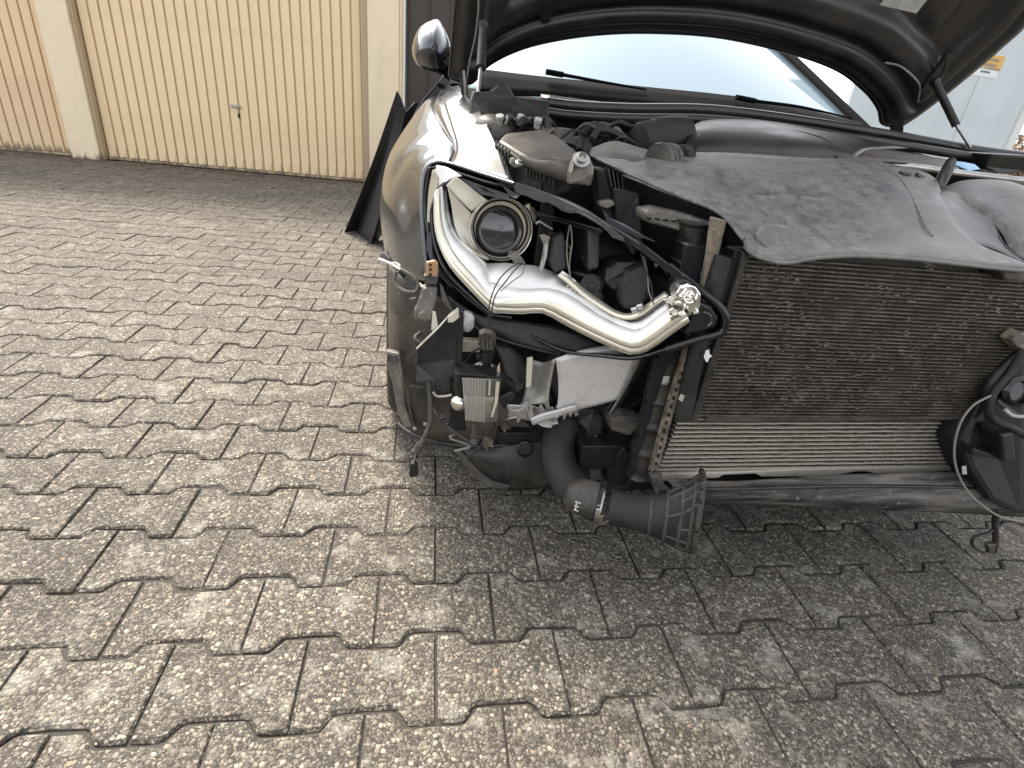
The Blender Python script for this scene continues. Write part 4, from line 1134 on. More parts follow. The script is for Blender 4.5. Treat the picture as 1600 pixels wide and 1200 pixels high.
# ---- broken headlamp
SHIFT = 0.105
hl = empty('headlamp', (0, 0, 0)); hl.parent = car
hl['label'] = 'smashed headlamp without its cover, bright reflector arm and projector lens'
rim = [(672, 262, 1.125), (690, 262, 1.11), (730, 275, 1.08), (770, 287, 1.05), (808, 292, 1.03), (860, 306, 1.00), (905, 324, .98), (950, 352, .95), (1000, 382, .925), (1045, 416, .90), (1092, 452, .87), (1124, 478, .855), (1134, 500, .85), (1126, 520, .85), (1090, 530, .86), (1040, 546, .87), (990, 560, .88), (940, 556, .90), (880, 548, .93), (820, 520, .97), (770, 496, 1.0), (722, 458, 1.04), (690, 425, 1.07), (672, 380, 1.10), (664, 320, 1.125)]
# bowl of the lamp body: rings shrinking and going back
cxp, cyp = 880, 420
rowsb = []
for s, dy in ((1.0, 0.0), (0.985, 0.03), (0.94, 0.09), (0.86, 0.145), (0.55, 0.17), (0.05, 0.175)):
    rowsb.append([(cxp + (x - cxp) * s, cyp + (y - cyp) * s, Y + dy) for x, y, Y in rim + [rim[0]]])
patch('lamp_body', rowsb, 'plastic_inner', hl, 2, 3, 0.004, ang=80)
# glossy frame round the opening
P = spline(rim[4:16], 5)
tube('frame_edge', [p for p in P], 0.0042, 'gloss_black', hl, 1, 8)
tube('frame_edge', rim[9:16], 0.0068, 'gloss_black', hl, 5, 10)
slab('lamp_pocket', [(1090, 470, .852), (1112, 480, .85), (1124, 498, .85), (1118, 512, .85), (1090, 520, .855), (1070, 524, .86), (1080, 500, .855)], 0.03, 'plastic_black', hl, 0.004)
tube('pocket_clip', [(1100, 488, .842), (1110, 492, .842), (1112, 502, .842), (1106, 510, .842)], 0.0018, 'lens_shard', hl, 4, 6)
P = spline([(x, y + 6, Y + .012) for x, y, Y in rim[4:13]], 5)
tube('frame_edge', [p for p in P], 0.003, 'gloss_black', hl, 1, 8)
P = spline(rim[15:] + [rim[0]], 4)
tube('frame_edge', [p for p in P], 0.0035, 'gloss_black', hl, 1, 8)
# jagged remains of the cover glass
sh_up = [(800, 283), (830, 292), (862, 304), (895, 318), (925, 334), (950, 352), (975, 372)]
sh_lo = [(806, 303), (822, 306), (834, 312), (846, 316), (858, 317), (868, 322), (879, 330), (890, 333), (903, 333), (918, 341), (934, 350), (946, 358), (958, 372), (976, 378)]
pts = [(x, y, 1.02 - (x - 800) * .00055) for x, y in sh_up] + [(x, y, 1.02 - (x - 800) * .00055) for x, y in reversed(sh_lo)]
slab('cover_shard', pts, 0.004, 'lens_shard', hl, 0.0008)
pts = [(1000, 378), (1040, 410), (1082, 440), (1100, 456), (1090, 462), (1072, 448), (1060, 446), (1052, 430), (1040, 424), (1020, 404), (1002, 392)]
slab('cover_shard', [(x, y, .915 - (x - 1000) * .0006) for x, y in pts], 0.004, 'gloss_black', hl, 0.0008)
slab('cover_shard', [(942, 328, .96), (952, 340, .955), (975, 350, .945), (1002, 366, .93), (1027, 379, .92), (1000, 371, .93), (972, 360, .945), (950, 352, .955)], 0.003, 'lens_shard', hl, 0.0006)
slab('cover_shard', [(716, 276, 1.085), (760, 292, 1.06), (800, 305, 1.03), (790, 312, 1.03), (752, 304, 1.06)], 0.004, 'gloss_black', hl, 0.0008)
slab('cover_shard', [(785, 290, 1.02), (806, 302, 1.01), (812, 306, 1.01), (806, 311, 1.01), (796, 306, 1.015)], 0.003, 'lens_shard', hl, 0.0006)
slab('cover_shard', [(668, 345, 1.10), (674, 352, 1.10), (676, 400, 1.08), (690, 430, 1.06), (710, 452, 1.03), (700, 445, 1.04), (676, 418, 1.075), (666, 390, 1.09)], 0.004, 'gloss_black', hl, 0.0008)
# black edging on the wing side
tube('lamp_gasket', [(714, 276, 1.10), (700, 284, 1.10), (687, 296, 1.10), (680, 312, 1.10), (675, 335, 1.10), (677, 365, 1.09), (686, 400, 1.07), (704, 432, 1.04), (736, 463, 1.01), (768, 490, .985), (800, 496, .97)], 0.0048, 'gloss_black', hl, 6, 8)
patch('corner_trim', [[(676, 266, 1.12), (683, 263, 1.115), (690, 264, 1.11)], [(670, 300, 1.12), (677, 296, 1.115), (684, 292, 1.11)], [(668, 340, 1.115), (672, 336, 1.11), (677, 330, 1.105)], [(668, 380, 1.105), (670, 376, 1.10), (673, 372, 1.10)]], 'bezel_beige', hl, 4, 4, 0.003)
patch('corner_trim', [[(682, 258, 1.115), (700, 262, 1.10), (722, 275, 1.085)], [(682, 276, 1.115), (692, 276, 1.105), (704, 280, 1.09)], [(684, 296, 1.115), (688, 291, 1.11), (694, 287, 1.10)]], 'reflector', hl, 4, 4, 0.003)
# reflector arm: lanes from outer lower lip to the inner edge
st = [
    ([(679, 300), (682, 297), (688, 293), (694, 290), (700, 289)], 1.085),
    ([(678, 330), (682, 329), (689, 328), (697, 327), (704, 326)], 1.08),
    ([(680, 360), (685, 358), (693, 356), (703, 354), (712, 352)], 1.07),
    ([(688, 388), (694, 384), (702, 380), (714, 374), (724, 368)], 1.055),
    ([(704, 418), (709, 412), (717, 405), (734, 393), (744, 384)], 1.03),
    ([(732, 450), (736, 443), (743, 434), (757, 416), (760, 408)], 1.00),
    ([(766, 485), (768, 476), (768, 465), (764, 440), (760, 412)], 0.975),
    ([(782, 489), (784, 481), (786, 467), (784, 446), (788, 411)], 0.965),
    ([(818, 490), (818, 482), (818, 466), (822, 452), (834, 415)], 0.95),
    ([(848, 489), (849, 481), (850, 465), (854, 450), (872, 427)], 0.94),
    ([(876, 503), (878, 495), (882, 478), (888, 460), (895, 444)], 0.93),
    ([(910, 521), (912, 513), (916, 497), (922, 482), (924, 466)], 0.915),
    ([(950, 540), (952, 532), (954, 517), (957, 503), (955, 489)], 0.90),
    ([(985, 554), (986, 545), (988, 530), (990, 515), (982, 498)], 0.885),
    ([(1012, 548), (1011, 539), (1008, 524), (1005, 512), (1000, 497)], 0.875),
    ([(1046, 524), (1043, 516), (1037, 503), (1030, 492), (1026, 480)], 0.865),
    ([(1078, 502), (1074, 494), (1066, 480), (1060, 472), (1052, 462)], 0.855),
]
off = (0.0, -0.004, 0.000, 0.026, 0.085)
lanes = [[(x, y, Y + d) for (x, y), d in zip(p, off)] for p, Y in st]
def lane(a, b_, mat, nm, sm=True, n2=2):
    rws = [[r[k] for r in lanes] for k in range(a, b_ + 1)]
    return patch(nm, rws, mat, hl, 2 if sm else 1, n2, 0.0015, ang=9)
lane(2, 3, 'reflector', 'reflector_arm', n2=1)
lane(3, 4, 'reflector', 'reflector_shelf', sm=False, n2=1)
lane(1, 2, 'reflector_cream', 'reflector_lip', n2=1)
lane(0, 1, 'reflector_cream', 'reflector_foot')
for k, r_, mm in ((0, 0.0016, 'chrome'), (1, 0.0010, 'reflector'), (2, 0.0012, 'reflector')):
    tube('reflector_bead', [r[k] for r in lanes], r_ * 0.6, mm, hl, 2, 6)
# inner rail of the arm
rail = [(872, 431, 0.985), (884, 440, .98), (905, 459, .975), (930, 477, .968), (958, 493, .955), (980, 499, .945), (1000, 494, .938), (1022, 479, .93), (1046, 462, .92)]
rail2 = [(880, 425, .995), (893, 434, .99), (914, 453, .985), (938, 470, .978), (962, 486, .965), (980, 491, .955), (996, 487, .948), (1016, 473, .94), (1040, 456, .93)]
patch('arm_rail', [rail, rail2], 'reflector_cream', hl, 4, 2, 0.006)
slab('arm_tab', [(872, 432, .985), (880, 424, .99), (900, 439, .985), (896, 450, .98)], 0.006, 'reflector', hl, 0.001)
for t, (x, y) in enumerate(((887, 447), (893, 451), (899, 456))):
    box('tab_slot', (x, y, .974), (0.0035, 0.002, 0.004), 'bezel_beige', hl, bevel=0)
# crumpled foil end with its screw
cr = random.Random(9)
fo = []
for i in range(7):
    row = []
    for j in range(7):
        u, v = i / 6, j / 6
        x = (1038 + 38 * u) * (1 - v) + (1062 + 34 * u) * v; y = (472 + 12 * v + 26 * u * (1) - 10) * (1 - 0) + 0
        x = 1036 + 44 * u + 14 * v; y = 468 - 16 * u + 34 * v + 4 * u * v
        row.append((x + cr.uniform(-2, 2), y + cr.uniform(-2, 2), .862 - 0.012 * u + cr.uniform(-.009, .009)))
    fo.append(row)
patch('crumpled_end', fo, 'chrome', hl, 2, 2, 0.002, ang=20)
slab('end_lug', [(1060, 472, .852), (1058, 458, .852), (1064, 448, .852), (1076, 444, .852), (1088, 448, .852), (1096, 460, .852), (1095, 478, .85), (1090, 490, .85), (1076, 488, .85)], 0.03, 'chrome', hl, 0.003)
lathe('screw', (1077, 461, 0.850), Vector((.05, -1, 0.2)), [(0.0135, 0.0), (0.0125, 0.004), (0.010, 0.0035), (0.008, 0.001), (0.0055, 0.001), (0.0045, 0.005), (0.0015, 0.005), (0, 0.002)], 'chrome', hl, 24)
# projector: shroud, chrome bezel, dark lens
pj = at(783, 358, 1.075)
pax = Vector((-0.06, -1, 0.10)).normalized()
k_ = pxm(783, 358, 1.075)
lathe('projector_bezel', pj, pax, [(49 * k_, -0.03), (51 * k_, -0.005), (50 * k_, 0.008), (47 * k_, 0.014), (45.5 * k_, 0.012), (45 * k_, 0.003), (44 * k_, -0.004), (43 * k_, -0.03)], 'chrome', hl, 48)
lathe('projector_ring', pj, pax, [(48 * k_, -0.012), (46.5 * k_, 0.000), (44 * k_, -0.002), (42.5 * k_, -0.02)], 'bezel_beige', hl, 44)
lathe('lens_holder', pj, pax, [(44 * k_, -0.05), (43 * k_, -0.010), (41 * k_, -0.008), (39.5 * k_, -0.014), (38 * k_, -0.05), (0, -0.052)], 'gloss_black', hl, 44)
prof = [(38.5 * k_ * math.cos(a), -0.014 + 0.020 * math.sin(a)) for a in [i * math.pi / 2 / 9 for i in range(9)]] + [(0, 0.008)]
lathe('lens', at(782, 361, 1.075), pax, prof, 'lens_glass', hl, 44)
patch('projector_shroud', [[(697, 290, 1.09), (706, 280, 1.088), (714, 277, 1.085)], [(710, 304, 1.085), (722, 293, 1.083), (732, 289, 1.08)], [(724, 318, 1.08), (738, 306, 1.078), (748, 302, 1.075)], [(737, 330, 1.078), (750, 318, 1.075), (762, 313, 1.07)]], 'silver_plastic', hl, 5, 5, 0.003)
patch('projector_shroud', [[(699, 292, 1.092), (712, 306, 1.09), (724, 320, 1.088), (736, 333, 1.085)], [(705, 320, 1.092), (714, 328, 1.092), (724, 336, 1.092), (734, 346, 1.088)], [(710, 352, 1.09), (718, 356, 1.09), (726, 362, 1.09), (735, 368, 1.088)], [(722, 378, 1.08), (730, 382, 1.08), (738, 388, 1.08), (748, 394, 1.075)], [(742, 396, 1.06), (748, 399, 1.06), (756, 403, 1.06), (764, 406, 1.06)]], 'silver_plastic', hl, 4, 4, 0.003)
patch('projector_shroud', [[(822, 318, 1.08), (826, 322, 1.08), (824, 336, 1.075)], [(836, 326, 1.09), (838, 340, 1.085), (833, 350, 1.08)]], 'bezel_beige', hl, 4, 4, 0.003)
# broken clips, foil scraps and wires inside the lamp
slab('bracket', [(836, 348, 1.05), (843, 344, 1.05), (864, 357, 1.05), (864, 360, 1.05), (843, 348, 1.05), (838, 352, 1.05)], 0.004, 'steel', hl, 0.0008)
slab('broken_tab', [(843, 368, 1.02), (850, 366, 1.02), (860, 371, 1.02), (857, 380, 1.02), (855, 400, 1.01), (848, 424, 1.0), (842, 424, 1.0), (848, 398, 1.01), (850, 382, 1.02)], 0.006, 'alu_dull', hl, 0.001)
for k in range(6):
    x = 797 + k * 3
    tube('wire', [(x, 392, 1.0), (x - 2, 398, .99), (x + 4, 405, .985), (x + 8, 412, .98)], 0.0011, 'wire_grey', hl, 4, 5)
tube('wire', [(822, 414, .975), (812, 412, .968), (796, 420, .955), (778, 440, .948), (766, 470, .945), (763, 500, .945), (762, 528, .945)], 0.0013, 'wire', hl, 6, 6)
tube('wire', [(816, 412, .975), (806, 420, .965), (790, 440, .952), (774, 462, .945), (768, 490, .943), (765, 528, .945)], 0.0013, 'wire', hl, 6, 6)
tube('wire', [(819, 415, .97), (816, 428, .962), (800, 440, .957), (782, 455, .948)], 0.0011, 'wire_grey', hl, 6, 6)
tube('wire', [(890, 352, 1.02), (886, 380, 1.0), (887, 410, .99), (892, 435, .985)], 0.0012, 'wire_grey', hl, 5, 5)
tube('wire', [(892, 352, 1.02), (894, 380, 1.0), (890, 410, .99), (891, 436, .985)], 0.0012, 'wire_grey', hl, 5, 5)
tube('wire', [(1002, 396, .95), (1008, 420, .94), (1018, 445, .93), (1020, 470, .925)], 0.0014, 'wire', hl, 5, 6)
tube('wire', [(1006, 400, .95), (1012, 428, .94), (1014, 455, .93), (1022, 476, .925)], 0.0014, 'wire_grey', hl, 5, 6)
slab('lamp_motor', [(948, 420, 1.0), (965, 408, 1.01), (1000, 408, 1.0), (1004, 416, .99), (978, 432, .985), (960, 455, .985), (946, 440, .99)], 0.05, 'plastic_black', hl, 0.006)
lathe('adjuster_wheel', (924, 446, .995), Vector((-.2, -1, .2)), [(0.0215, 0), (0.0215, 0.005), (0.018, 0.006), (0.017, 0.002), (0.007, 0.002), (0.006, 0.006), (0, 0.006)], 'plastic_black', hl, 24)
lathe('adjuster_wheel', (932, 466, .985), Vector((-.2, -1, .2)), [(0.012, 0), (0.012, 0.005), (0.008, 0.006), (0.007, 0.002), (0, 0.002)], 'plastic_black', hl, 18)
slab('lamp_strut', [(918, 352, 1.03), (940, 356, 1.03), (936, 420, 1.0), (918, 424, 1.0)], 0.03, 'plastic_black', hl, 0.005)
slab('lamp_strut', [(838, 330, 1.06), (880, 342, 1.04), (942, 358, 1.0), (942, 366, 1.0), (880, 350, 1.04), (838, 338, 1.06)], 0.015, 'plastic_black', hl, 0.003)
slab('lamp_baffle', [(862, 372, 1.03), (882, 362, 1.03), (888, 420, 1.01), (868, 428, 1.0), (858, 410, 1.01)], 0.03, 'plastic_black', hl, 0.006)
slab('motor_cover', [(968, 444, .975), (982, 424, .98), (1012, 410, .98), (1022, 440, .965), (1010, 480, .955), (975, 488, .955)], 0.04, 'plastic_inner', hl, 0.01)
for x, y in ((991, 484), (1000, 479)):
    lathe('metal_sleeve', (x, y, .935), Vector((.6, -.4, .4)), [(0, -.004), (0.006, -.004), (0.006, .006), (0, .006)], 'steel', hl, 14)
slab('clip_scrap', [(820, 322, 1.04), (828, 318, 1.04), (828, 328, 1.04)], 0.004, 'bezel_beige', hl, 0.0005)
for k in range(14):                        # splinters along the frame
    x = cr.uniform(930, 1080); y = 352 + (x - 950) * 0.74 + cr.uniform(-4, 10); Y = .955 - (x - 950) * .00065
    slab('splinter', [(x, y, Y), (x + cr.uniform(4, 12), y + cr.uniform(2, 9), Y - .004), (x + cr.uniform(2, 6), y + cr.uniform(4, 10), Y)], 0.002, 'lens_shard', hl, 0)

SHIFT = 0.0
kr = random.Random(31)
for k in range(16):
    x = kr.uniform(855, 1050); y = 345 + (x - 855) * 0.55 + kr.uniform(8, 70); Y = 1.07 - (x - 855) * .0006
    if y > 470: continue
    if k % 2:
        tube('lamp_wire', [(x, y, Y), (x + kr.uniform(-18, 18), y + 14, Y - .02), (x + kr.uniform(-14, 22), y + 30, Y - .01), (x + kr.uniform(-10, 26), y + 44, Y)], kr.uniform(0.0012, 0.003), kr.choice(['wire', 'wire_grey', 'hose_grey']), hl, 5, 6)
    else:
        w_ = kr.uniform(6, 16); h_ = kr.uniform(5, 14)
        slab('lamp_fitting', [(x, y, Y), (x + w_, y + 2, Y), (x + w_ + 2, y + h_, Y), (x + w_ * .4, y + h_ + 4, Y), (x - 2, y + h_ - 2, Y)], 0.02, kr.choice(['plastic_black', 'hose_grey', 'tank_brown', 'engine_dusty']), hl, 0.0015)
# ---- below the lamp
patch('lamp_carrier', [[(700, 462, 1.05), (745, 490, 1.01), (800, 500, .98), (880, 512, .96), (960, 545, .92), (1040, 550, .885)],
                       [(712, 490, 1.03), (755, 510, .99), (805, 522, .965), (880, 540, .945), (950, 560, .91), (1030, 560, .88)],
                       [(724, 506, 1.02), (760, 520, .99), (808, 536, .962), (870, 552, .942), (940, 566, .91), (1005, 562, .88)]], 'plastic_black', car, 5, 4, 0.004)
tube('carrier_edge', [(727, 492, 1.0), (745, 512, .985), (770, 526, .97), (815, 540, .955), (880, 556, .935), (935, 567, .905), (985, 552, .885), (1020, 530, .87)], 0.0032, 'plastic_black', car, 6, 8)
slab('lamp_foot', [(868, 548, .925), (872, 541, .925), (884, 550, .925), (905, 560, .92), (912, 566, .915), (906, 582, .915), (892, 588, .915), (880, 582, .918), (876, 566, .92)], 0.015, 'plastic_black', car, 0.003)
lathe('foot_bolt', (890, 575, .913), Vector((0, -1, .1)), [(0.009, 0), (0.009, 0.003), (0.005, 0.004), (0.003, 0.001), (0, 0.001)], 'steel', car, 16)
# aluminium crash box, torn open
cb = patch('crash_box', [[(868, 560, .905), (905, 548, .90), (950, 540, .89), (1010, 534, .875)],
                    [(872, 590, .90), (905, 585, .895), (945, 580, .885), (992, 575, .875)],
                    [(872, 622, .895), (905, 618, .89), (940, 612, .882), (976, 606, .875)],
                    [(868, 648, .89), (902, 640, .887), (935, 632, .88), (964, 624, .875)]], 'alu_cast', car, 4, 4, 0.004)
patch('box_flank', [[(1010, 534, .875), (1018, 536, .90)], [(992, 575, .875), (998, 580, .90)], [(976, 606, .875), (980, 612, .90)], [(950, 650, .878), (956, 648, .90)]], 'alu_dull', cb, 3, 4, 0.003)
patch('torn_flange', [[(868, 560, .905), (862, 590, .905), (858, 615, .903), (858, 632, .90)], [(850, 566, .94), (842, 596, .935), (835, 618, .925), (828, 632, .91)], [(826, 560, .96), (822, 596, .95), (818, 620, .93), (812, 636, .905)]], 'alu_dull', cb, 4, 4, 0.003)
slab('post', [(824, 561, .93), (833, 559, .93), (830, 604, .925), (822, 606, .925)], 0.008, 'silver_plastic', cb, 0.001)
fo = []
for i in range(6):
    row = []
    for j in range(6):
        u, v = i / 5, j / 5
        x = 792 + 84 * u * (1 - .15 * v); y = 634 - 6 * math.sin(u * 5) + 24 * v + 6 * u
        row.append((x + cr.uniform(-4, 4), y + cr.uniform(-3.5, 3.5), .905 - 0.02 * math.sin(u * 7) + cr.uniform(-.014, .014)))
    fo.append(row)
patch('torn_metal', fo, 'alu_cast', cb, 3, 2, 0.0025, ang=25)
patch('torn_flange', [[(832, 664, .885), (850, 658, .885), (880, 648, .882), (905, 640, .88)], [(828, 654, .885), (848, 646, .885), (872, 640, .882), (900, 632, .88)]], 'alu_cast', cb, 3, 3, 0.004)
for k in range(30):                        # dirt pits
    pass
slab('box_tail', [(945, 640, .89), (962, 622, .885), (1000, 560, .885), (1012, 562, .885), (985, 612, .885), (960, 650, .89)], 0.02, 'plastic_black', cb, 0.003)
# small fluted lamp in its black holder
fl = empty('fog_lamp', (0, 0, 0)); fl.parent = car
fl['label'] = 'small clear fluted lamp hanging below the headlamp'
FY = .905
slab('holder_face', [(722, 590, FY + .006), (784, 594, FY + .006), (782, 620, FY + .007), (724, 618, FY + .007)], 0.004, 'plastic_inner', fl, 0.001)
slab('holder', [(711, 582, FY + .01), (790, 591, FY + .01), (806, 600, FY + .02), (808, 616, FY + .02), (782, 622, FY + .012), (724, 620, FY + .012), (712, 620, FY + .012)], 0.05, 'plastic_black', fl, 0.004)
rows = []
for k in range(6):
    v = k / 5
    r = []
    for j in range(49):
        u = j / 48
        x = (722 + 60 * u) * (1 - v) + (727 + 50 * u) * v
        if v > 0.75: x = x + (6 - 8 * u) * (v - 0.75) * 4 * 0.4
        y = 590 + 2 * u + (68 + 2 * math.sin(u * 3.14)) * v
        fl_ = 0
        bul = 0.016 * math.sin(math.pi * (0.15 + 0.8 * u)) * (1 - 0.5 * v * v)
        r.append((x, y, FY - bul + fl_ + 0.012 * v * v))
    rows.append(r)
lens = patch('fluted_lens', rows, 'clear_lens', fl, 1, 3, 0.0010, ang=15)
for k in range(15):
    u = (k + 0.5) / 15 * 0.62
    pts = []
    for v in (0.02, 0.3, 0.6, 0.85, 0.97):
        x = (722 + 60 * u) * (1 - v) + (727 + 50 * u) * v
        y = 590 + 2 * u + (68 + 2 * math.sin(u * 3.14)) * v
        bul = 0.016 * math.sin(math.pi * (0.15 + 0.8 * u)) * (1 - 0.5 * v * v)
        pts.append((x, y, FY - bul + 0.012 * v * v - 0.0012))
    tube('lens_rib', pts, 0.00085, 'lens_rib', lens, 3, 6)
patch('lamp_back', [[(725, 618, FY + .003), (752, 620, FY + .003), (780, 620, FY + .003)], [(730, 652, FY + .008), (752, 654, FY + .008), (774, 652, FY + .008)]], 'silver_plastic', fl, 4, 4, 0.003)
slab('lens_bar', [(764, 596, FY - .014), (767, 596, FY - .014), (766, 618, FY - .012), (763, 618, FY - .012)], 0.003, 'silver_plastic', fl, 0.0005)
slab('lens_bar', [(775, 597, FY - .011), (781, 598, FY - .011), (777, 630, FY - .009), (770, 652, FY - .007), (767, 652, FY - .007), (773, 628, FY - .009)], 0.003, 'silver_plastic', fl, 0.0005)
lathe('lamp_bowl', (716, 630, FY + .012), Vector((-.5, -1, 0)), [(0.016, -0.01), (0.017, 0.0), (0.013, 0.008), (0.005, 0.012), (0, 0.012)], 'chrome', fl, 20)
slab('mounting_ear', [(780, 622, FY - .005), (800, 612, FY), (806, 620, FY), (798, 632, FY), (786, 640, FY)], 0.01, 'plastic_black', fl, 0.002)
# bulb holder with bright rings and plug above it
ho = at(756, 594, .985)
rg = lathe('ringed_horn', ho, Vector((-.05, -.62, .78)), [(0.0, 0.050), (0.014, 0.048), (0.022, 0.040), (0.030, 0.026), (0.036, 0.010), (0.038, 0.0), (0.036, -0.02), (0, -0.02)], 'gloss_black', car, 34)
for k, (r_, d_) in enumerate(((0.0165, 0.046), (0.0225, 0.0395), (0.0272, 0.0320), (0.0312, 0.0240), (0.0346, 0.0150), (0.0372, 0.0055))):
    lathe('horn_ring', ho, Vector((-.05, -.62, .78)), [(r_ - 0.0005, d_ - 0.0018), (r_ + 0.0010, d_ - 0.0012), (r_ + 0.0007, d_ + 0.0012), (r_ - 0.0012, d_ + 0.0014)], 'steel', rg, 34)
cn = slab('plug', [(750, 523, .915), (757, 519, .915), (769, 521, .915), (776, 525, .918), (775, 540, .918), (771, 548, .918), (756, 549, .915), (750, 545, .915)], 0.022, 'hose_grey', car, 0.002)
for k in range(3):
    slab('plug_rib', [(754 + k * 6, 528, .913), (756 + k * 6, 528, .913), (756 + k * 6, 545, .913), (754 + k * 6, 545, .913)], 0.003, 'bracket_grey', cn, 0.0004)
tube('plug_neck', [(764, 548, .93), (763, 556, .935), (760, 566, .94)], 0.011, 'plastic_black', car, 3, 12)
slab('horn_shield', [(775, 545, .95), (800, 542, .96), (818, 560, .96), (826, 580, .955), (822, 610, .945), (806, 620, .935), (792, 605, .935), (786, 570, .945)], 0.04, 'plastic_black', car, 0.008)
slab('chrome_scrap', [(776, 577, .93), (781, 566, .93), (782, 586, .93), (777, 588, .93)], 0.003, 'chrome', car, 0.0005)
slab('cross_member', [(719, 532, 1.0), (750, 533, .995), (750, 551, .995), (719, 550, 1.0)], 0.02, 'bezel_beige', car, 0.002)
slab('washer_block', [(726, 489, .985), (737, 490, .985), (743, 497, .985), (741, 512, .98), (733, 521, .98), (722, 518, .98), (722, 508, .985)], 0.02, 'alu_cast', car, 0.004)
box('shade_backing', at(765, 590, 1.06), (0.17, 0.03, 0.26), 'plastic_inner', car, bevel=0.004)  # dark box added to stand for the shade behind the small lamp
# glossy black fin (broken bumper guide)
fin = slab('broken_guide', [(717, 482, .965), (722, 486, .962), (723, 500, .96), (720, 560, .95), (708, 590, .945), (680, 594, .955), (650, 598, .965), (651, 570, .975), (652, 545, .98), (664, 533, .98), (684, 514, .975), (702, 494, .97)], 0.006, 'gloss_black', car, 0.0015)
slab('guide_flange', [(720, 484, .955), (725, 488, .953), (724, 530, .947), (719, 600, .94), (716, 612, .938), (708, 612, .94), (712, 560, .945), (716, 520, .95)], 0.012, 'gloss_black', fin, 0.002)
tube('guide_edge', [(651, 545, .978), (664, 532, .978), (684, 513, .973), (702, 493, .968), (716, 482, .963)], 0.002, 'silver_plastic', fin, 4, 6)
slab('guide_gusset', [(700, 495, .964), (717, 484, .96), (718, 496, .96), (708, 504, .962), (700, 504, .964)], 0.004, 'silver_plastic', fin, 0.0008)
# wing bracket, clip and struts in front of the wheel
slab('wing_bracket', [(662, 430, 1.03), (686, 432, 1.03), (683, 446, 1.025), (664, 446, 1.025)], 0.02, 'hose_grey', car, 0.003)
slab('orange_clip', [(666, 410, 1.025), (680, 407, 1.025), (685, 412, 1.025), (684, 431, 1.022), (666, 432, 1.022)], 0.01, 'orange_clip', car, 0.002)
for y in (414, 421, 429):
    lathe('clip_hole', (672.5, y, 1.022), Vector((0, -1, 0)), [(0.0028, -0.001), (0.0028, 0.0012), (0, 0.0012)], 'tank_brown', car, 10)
wb = slab('wing_bracket', [(661, 450, 1.02), (684, 449, 1.02), (683, 470, 1.01), (678, 484, 1.0), (676, 500, .995), (664, 503, .995), (647, 500, 1.0), (648, 485, 1.0), (652, 478, 1.005)], 0.03, 'bracket_grey', car, 0.004)
lathe('bracket_bolt', (661, 493, .992), Vector((0, -1, .1)), [(0.0085, 0), (0.0085, 0.002), (0.005, 0.004), (0.003, 0.002), (0, 0.002)], 'bracket_grey', wb, 16)
tube('bracket_arm', [(620, 424, 1.06), (616, 440, 1.06), (630, 454, 1.045), (650, 455, 1.035), (652, 440, 1.04), (640, 429, 1.05), (626, 421, 1.06)], 0.0038, 'bracket_grey', car, 4, 8)
slab('bracket_arm', [(630, 452, 1.05), (634, 432, 1.055), (650, 441, 1.045), (652, 453, 1.04)], 0.006, 'tank_brown', car, 0.001)
slab('bracket_arm', [(640, 468, 1.03), (650, 466, 1.03), (651, 474, 1.03), (642, 471, 1.03)], 0.01, 'bracket_grey', car, 0.001)
tube('trim_strip', [(592, 405, 1.12), (608, 411, 1.10), (622, 419, 1.08), (640, 430, 1.06), (652, 441, 1.05), (662, 450, 1.035)], 0.0032, 'wire_white', car, 5, 8)
tube('trim_strip', [(606, 412, 1.10), (618, 411, 1.10), (625, 416, 1.09), (614, 416, 1.10)], 0.0022, 'wire_white', car, 5, 8)
slab('broken_stub', [(592, 398, 1.14), (600, 393, 1.14), (610, 404, 1.12), (606, 409, 1.12)], 0.01, 'plastic_black', car, 0.002)
slab('guide_strip', [(676, 487, .99), (681, 488, .99), (685, 512, .985), (680, 528, .985), (674, 515, .985)], 0.006, 'silver_plastic', car, 0.001)
slab('guide_strip', [(687, 443, 1.02), (692, 448, 1.015), (704, 478, 1.0), (712, 496, .99), (705, 490, .99), (690, 468, 1.01)], 0.006, 'hose_grey', car, 0.001)
# wheel arch liner: large dusty plastic shell in front of the tyre
patch('arch_liner', [[(608, 414, 1.15), (625, 430, 1.11), (645, 448, 1.09), (680, 460, 1.08), (720, 480, 1.06)],
                     [(608, 470, 1.14), (622, 480, 1.09), (645, 490, 1.08), (680, 500, 1.07), (720, 520, 1.06)],
                     [(609, 545, 1.14), (620, 545, 1.09), (645, 545, 1.08), (690, 560, 1.06), (740, 575, 1.05)],
                     [(624, 600, 1.13), (630, 602, 1.10), (660, 605, 1.08), (720, 620, 1.05), (800, 640, 1.03)],
                     [(636, 650, 1.15), (642, 660, 1.10), (680, 668, 1.07), (750, 676, 1.04), (840, 676, 1.02)],
                     [(656, 688, 1.17), (665, 694, 1.14), (700, 694, 1.10), (770, 694, 1.05), (850, 688, 1.03)]], 'liner_dusty', car, 5, 5, 0.003, ang=70)
tube('liner_edge', [(622, 662, 1.13), (640, 676, 1.10), (680, 690, 1.06), (740, 697, 1.03), (800, 693, 1.02), (870, 676, 1.02)], 0.006, 'tank_brown', car, 6, 8)
slab('liner_brace', [(604, 549, 1.06), (625, 553, 1.05), (629, 580, 1.04), (634, 630, 1.02), (645, 668, 1.01), (632, 670, 1.015), (622, 648, 1.03), (613, 600, 1.05), (606, 578, 1.06)], 0.02, 'bracket_grey', car, 0.004)
slab('liner_brace', [(606, 552, 1.055), (618, 556, 1.05), (622, 566, 1.045), (612, 570, 1.05), (604, 566, 1.06)], 0.004, 'hose_grey', car, 0.002)
slab('liner_panel', [(640, 602, 1.03), (672, 605, 1.02), (672, 640, 1.01), (665, 672, 1.01), (648, 672, 1.02), (642, 640, 1.025)], 0.01, 'tank_brown', car, 0.003)
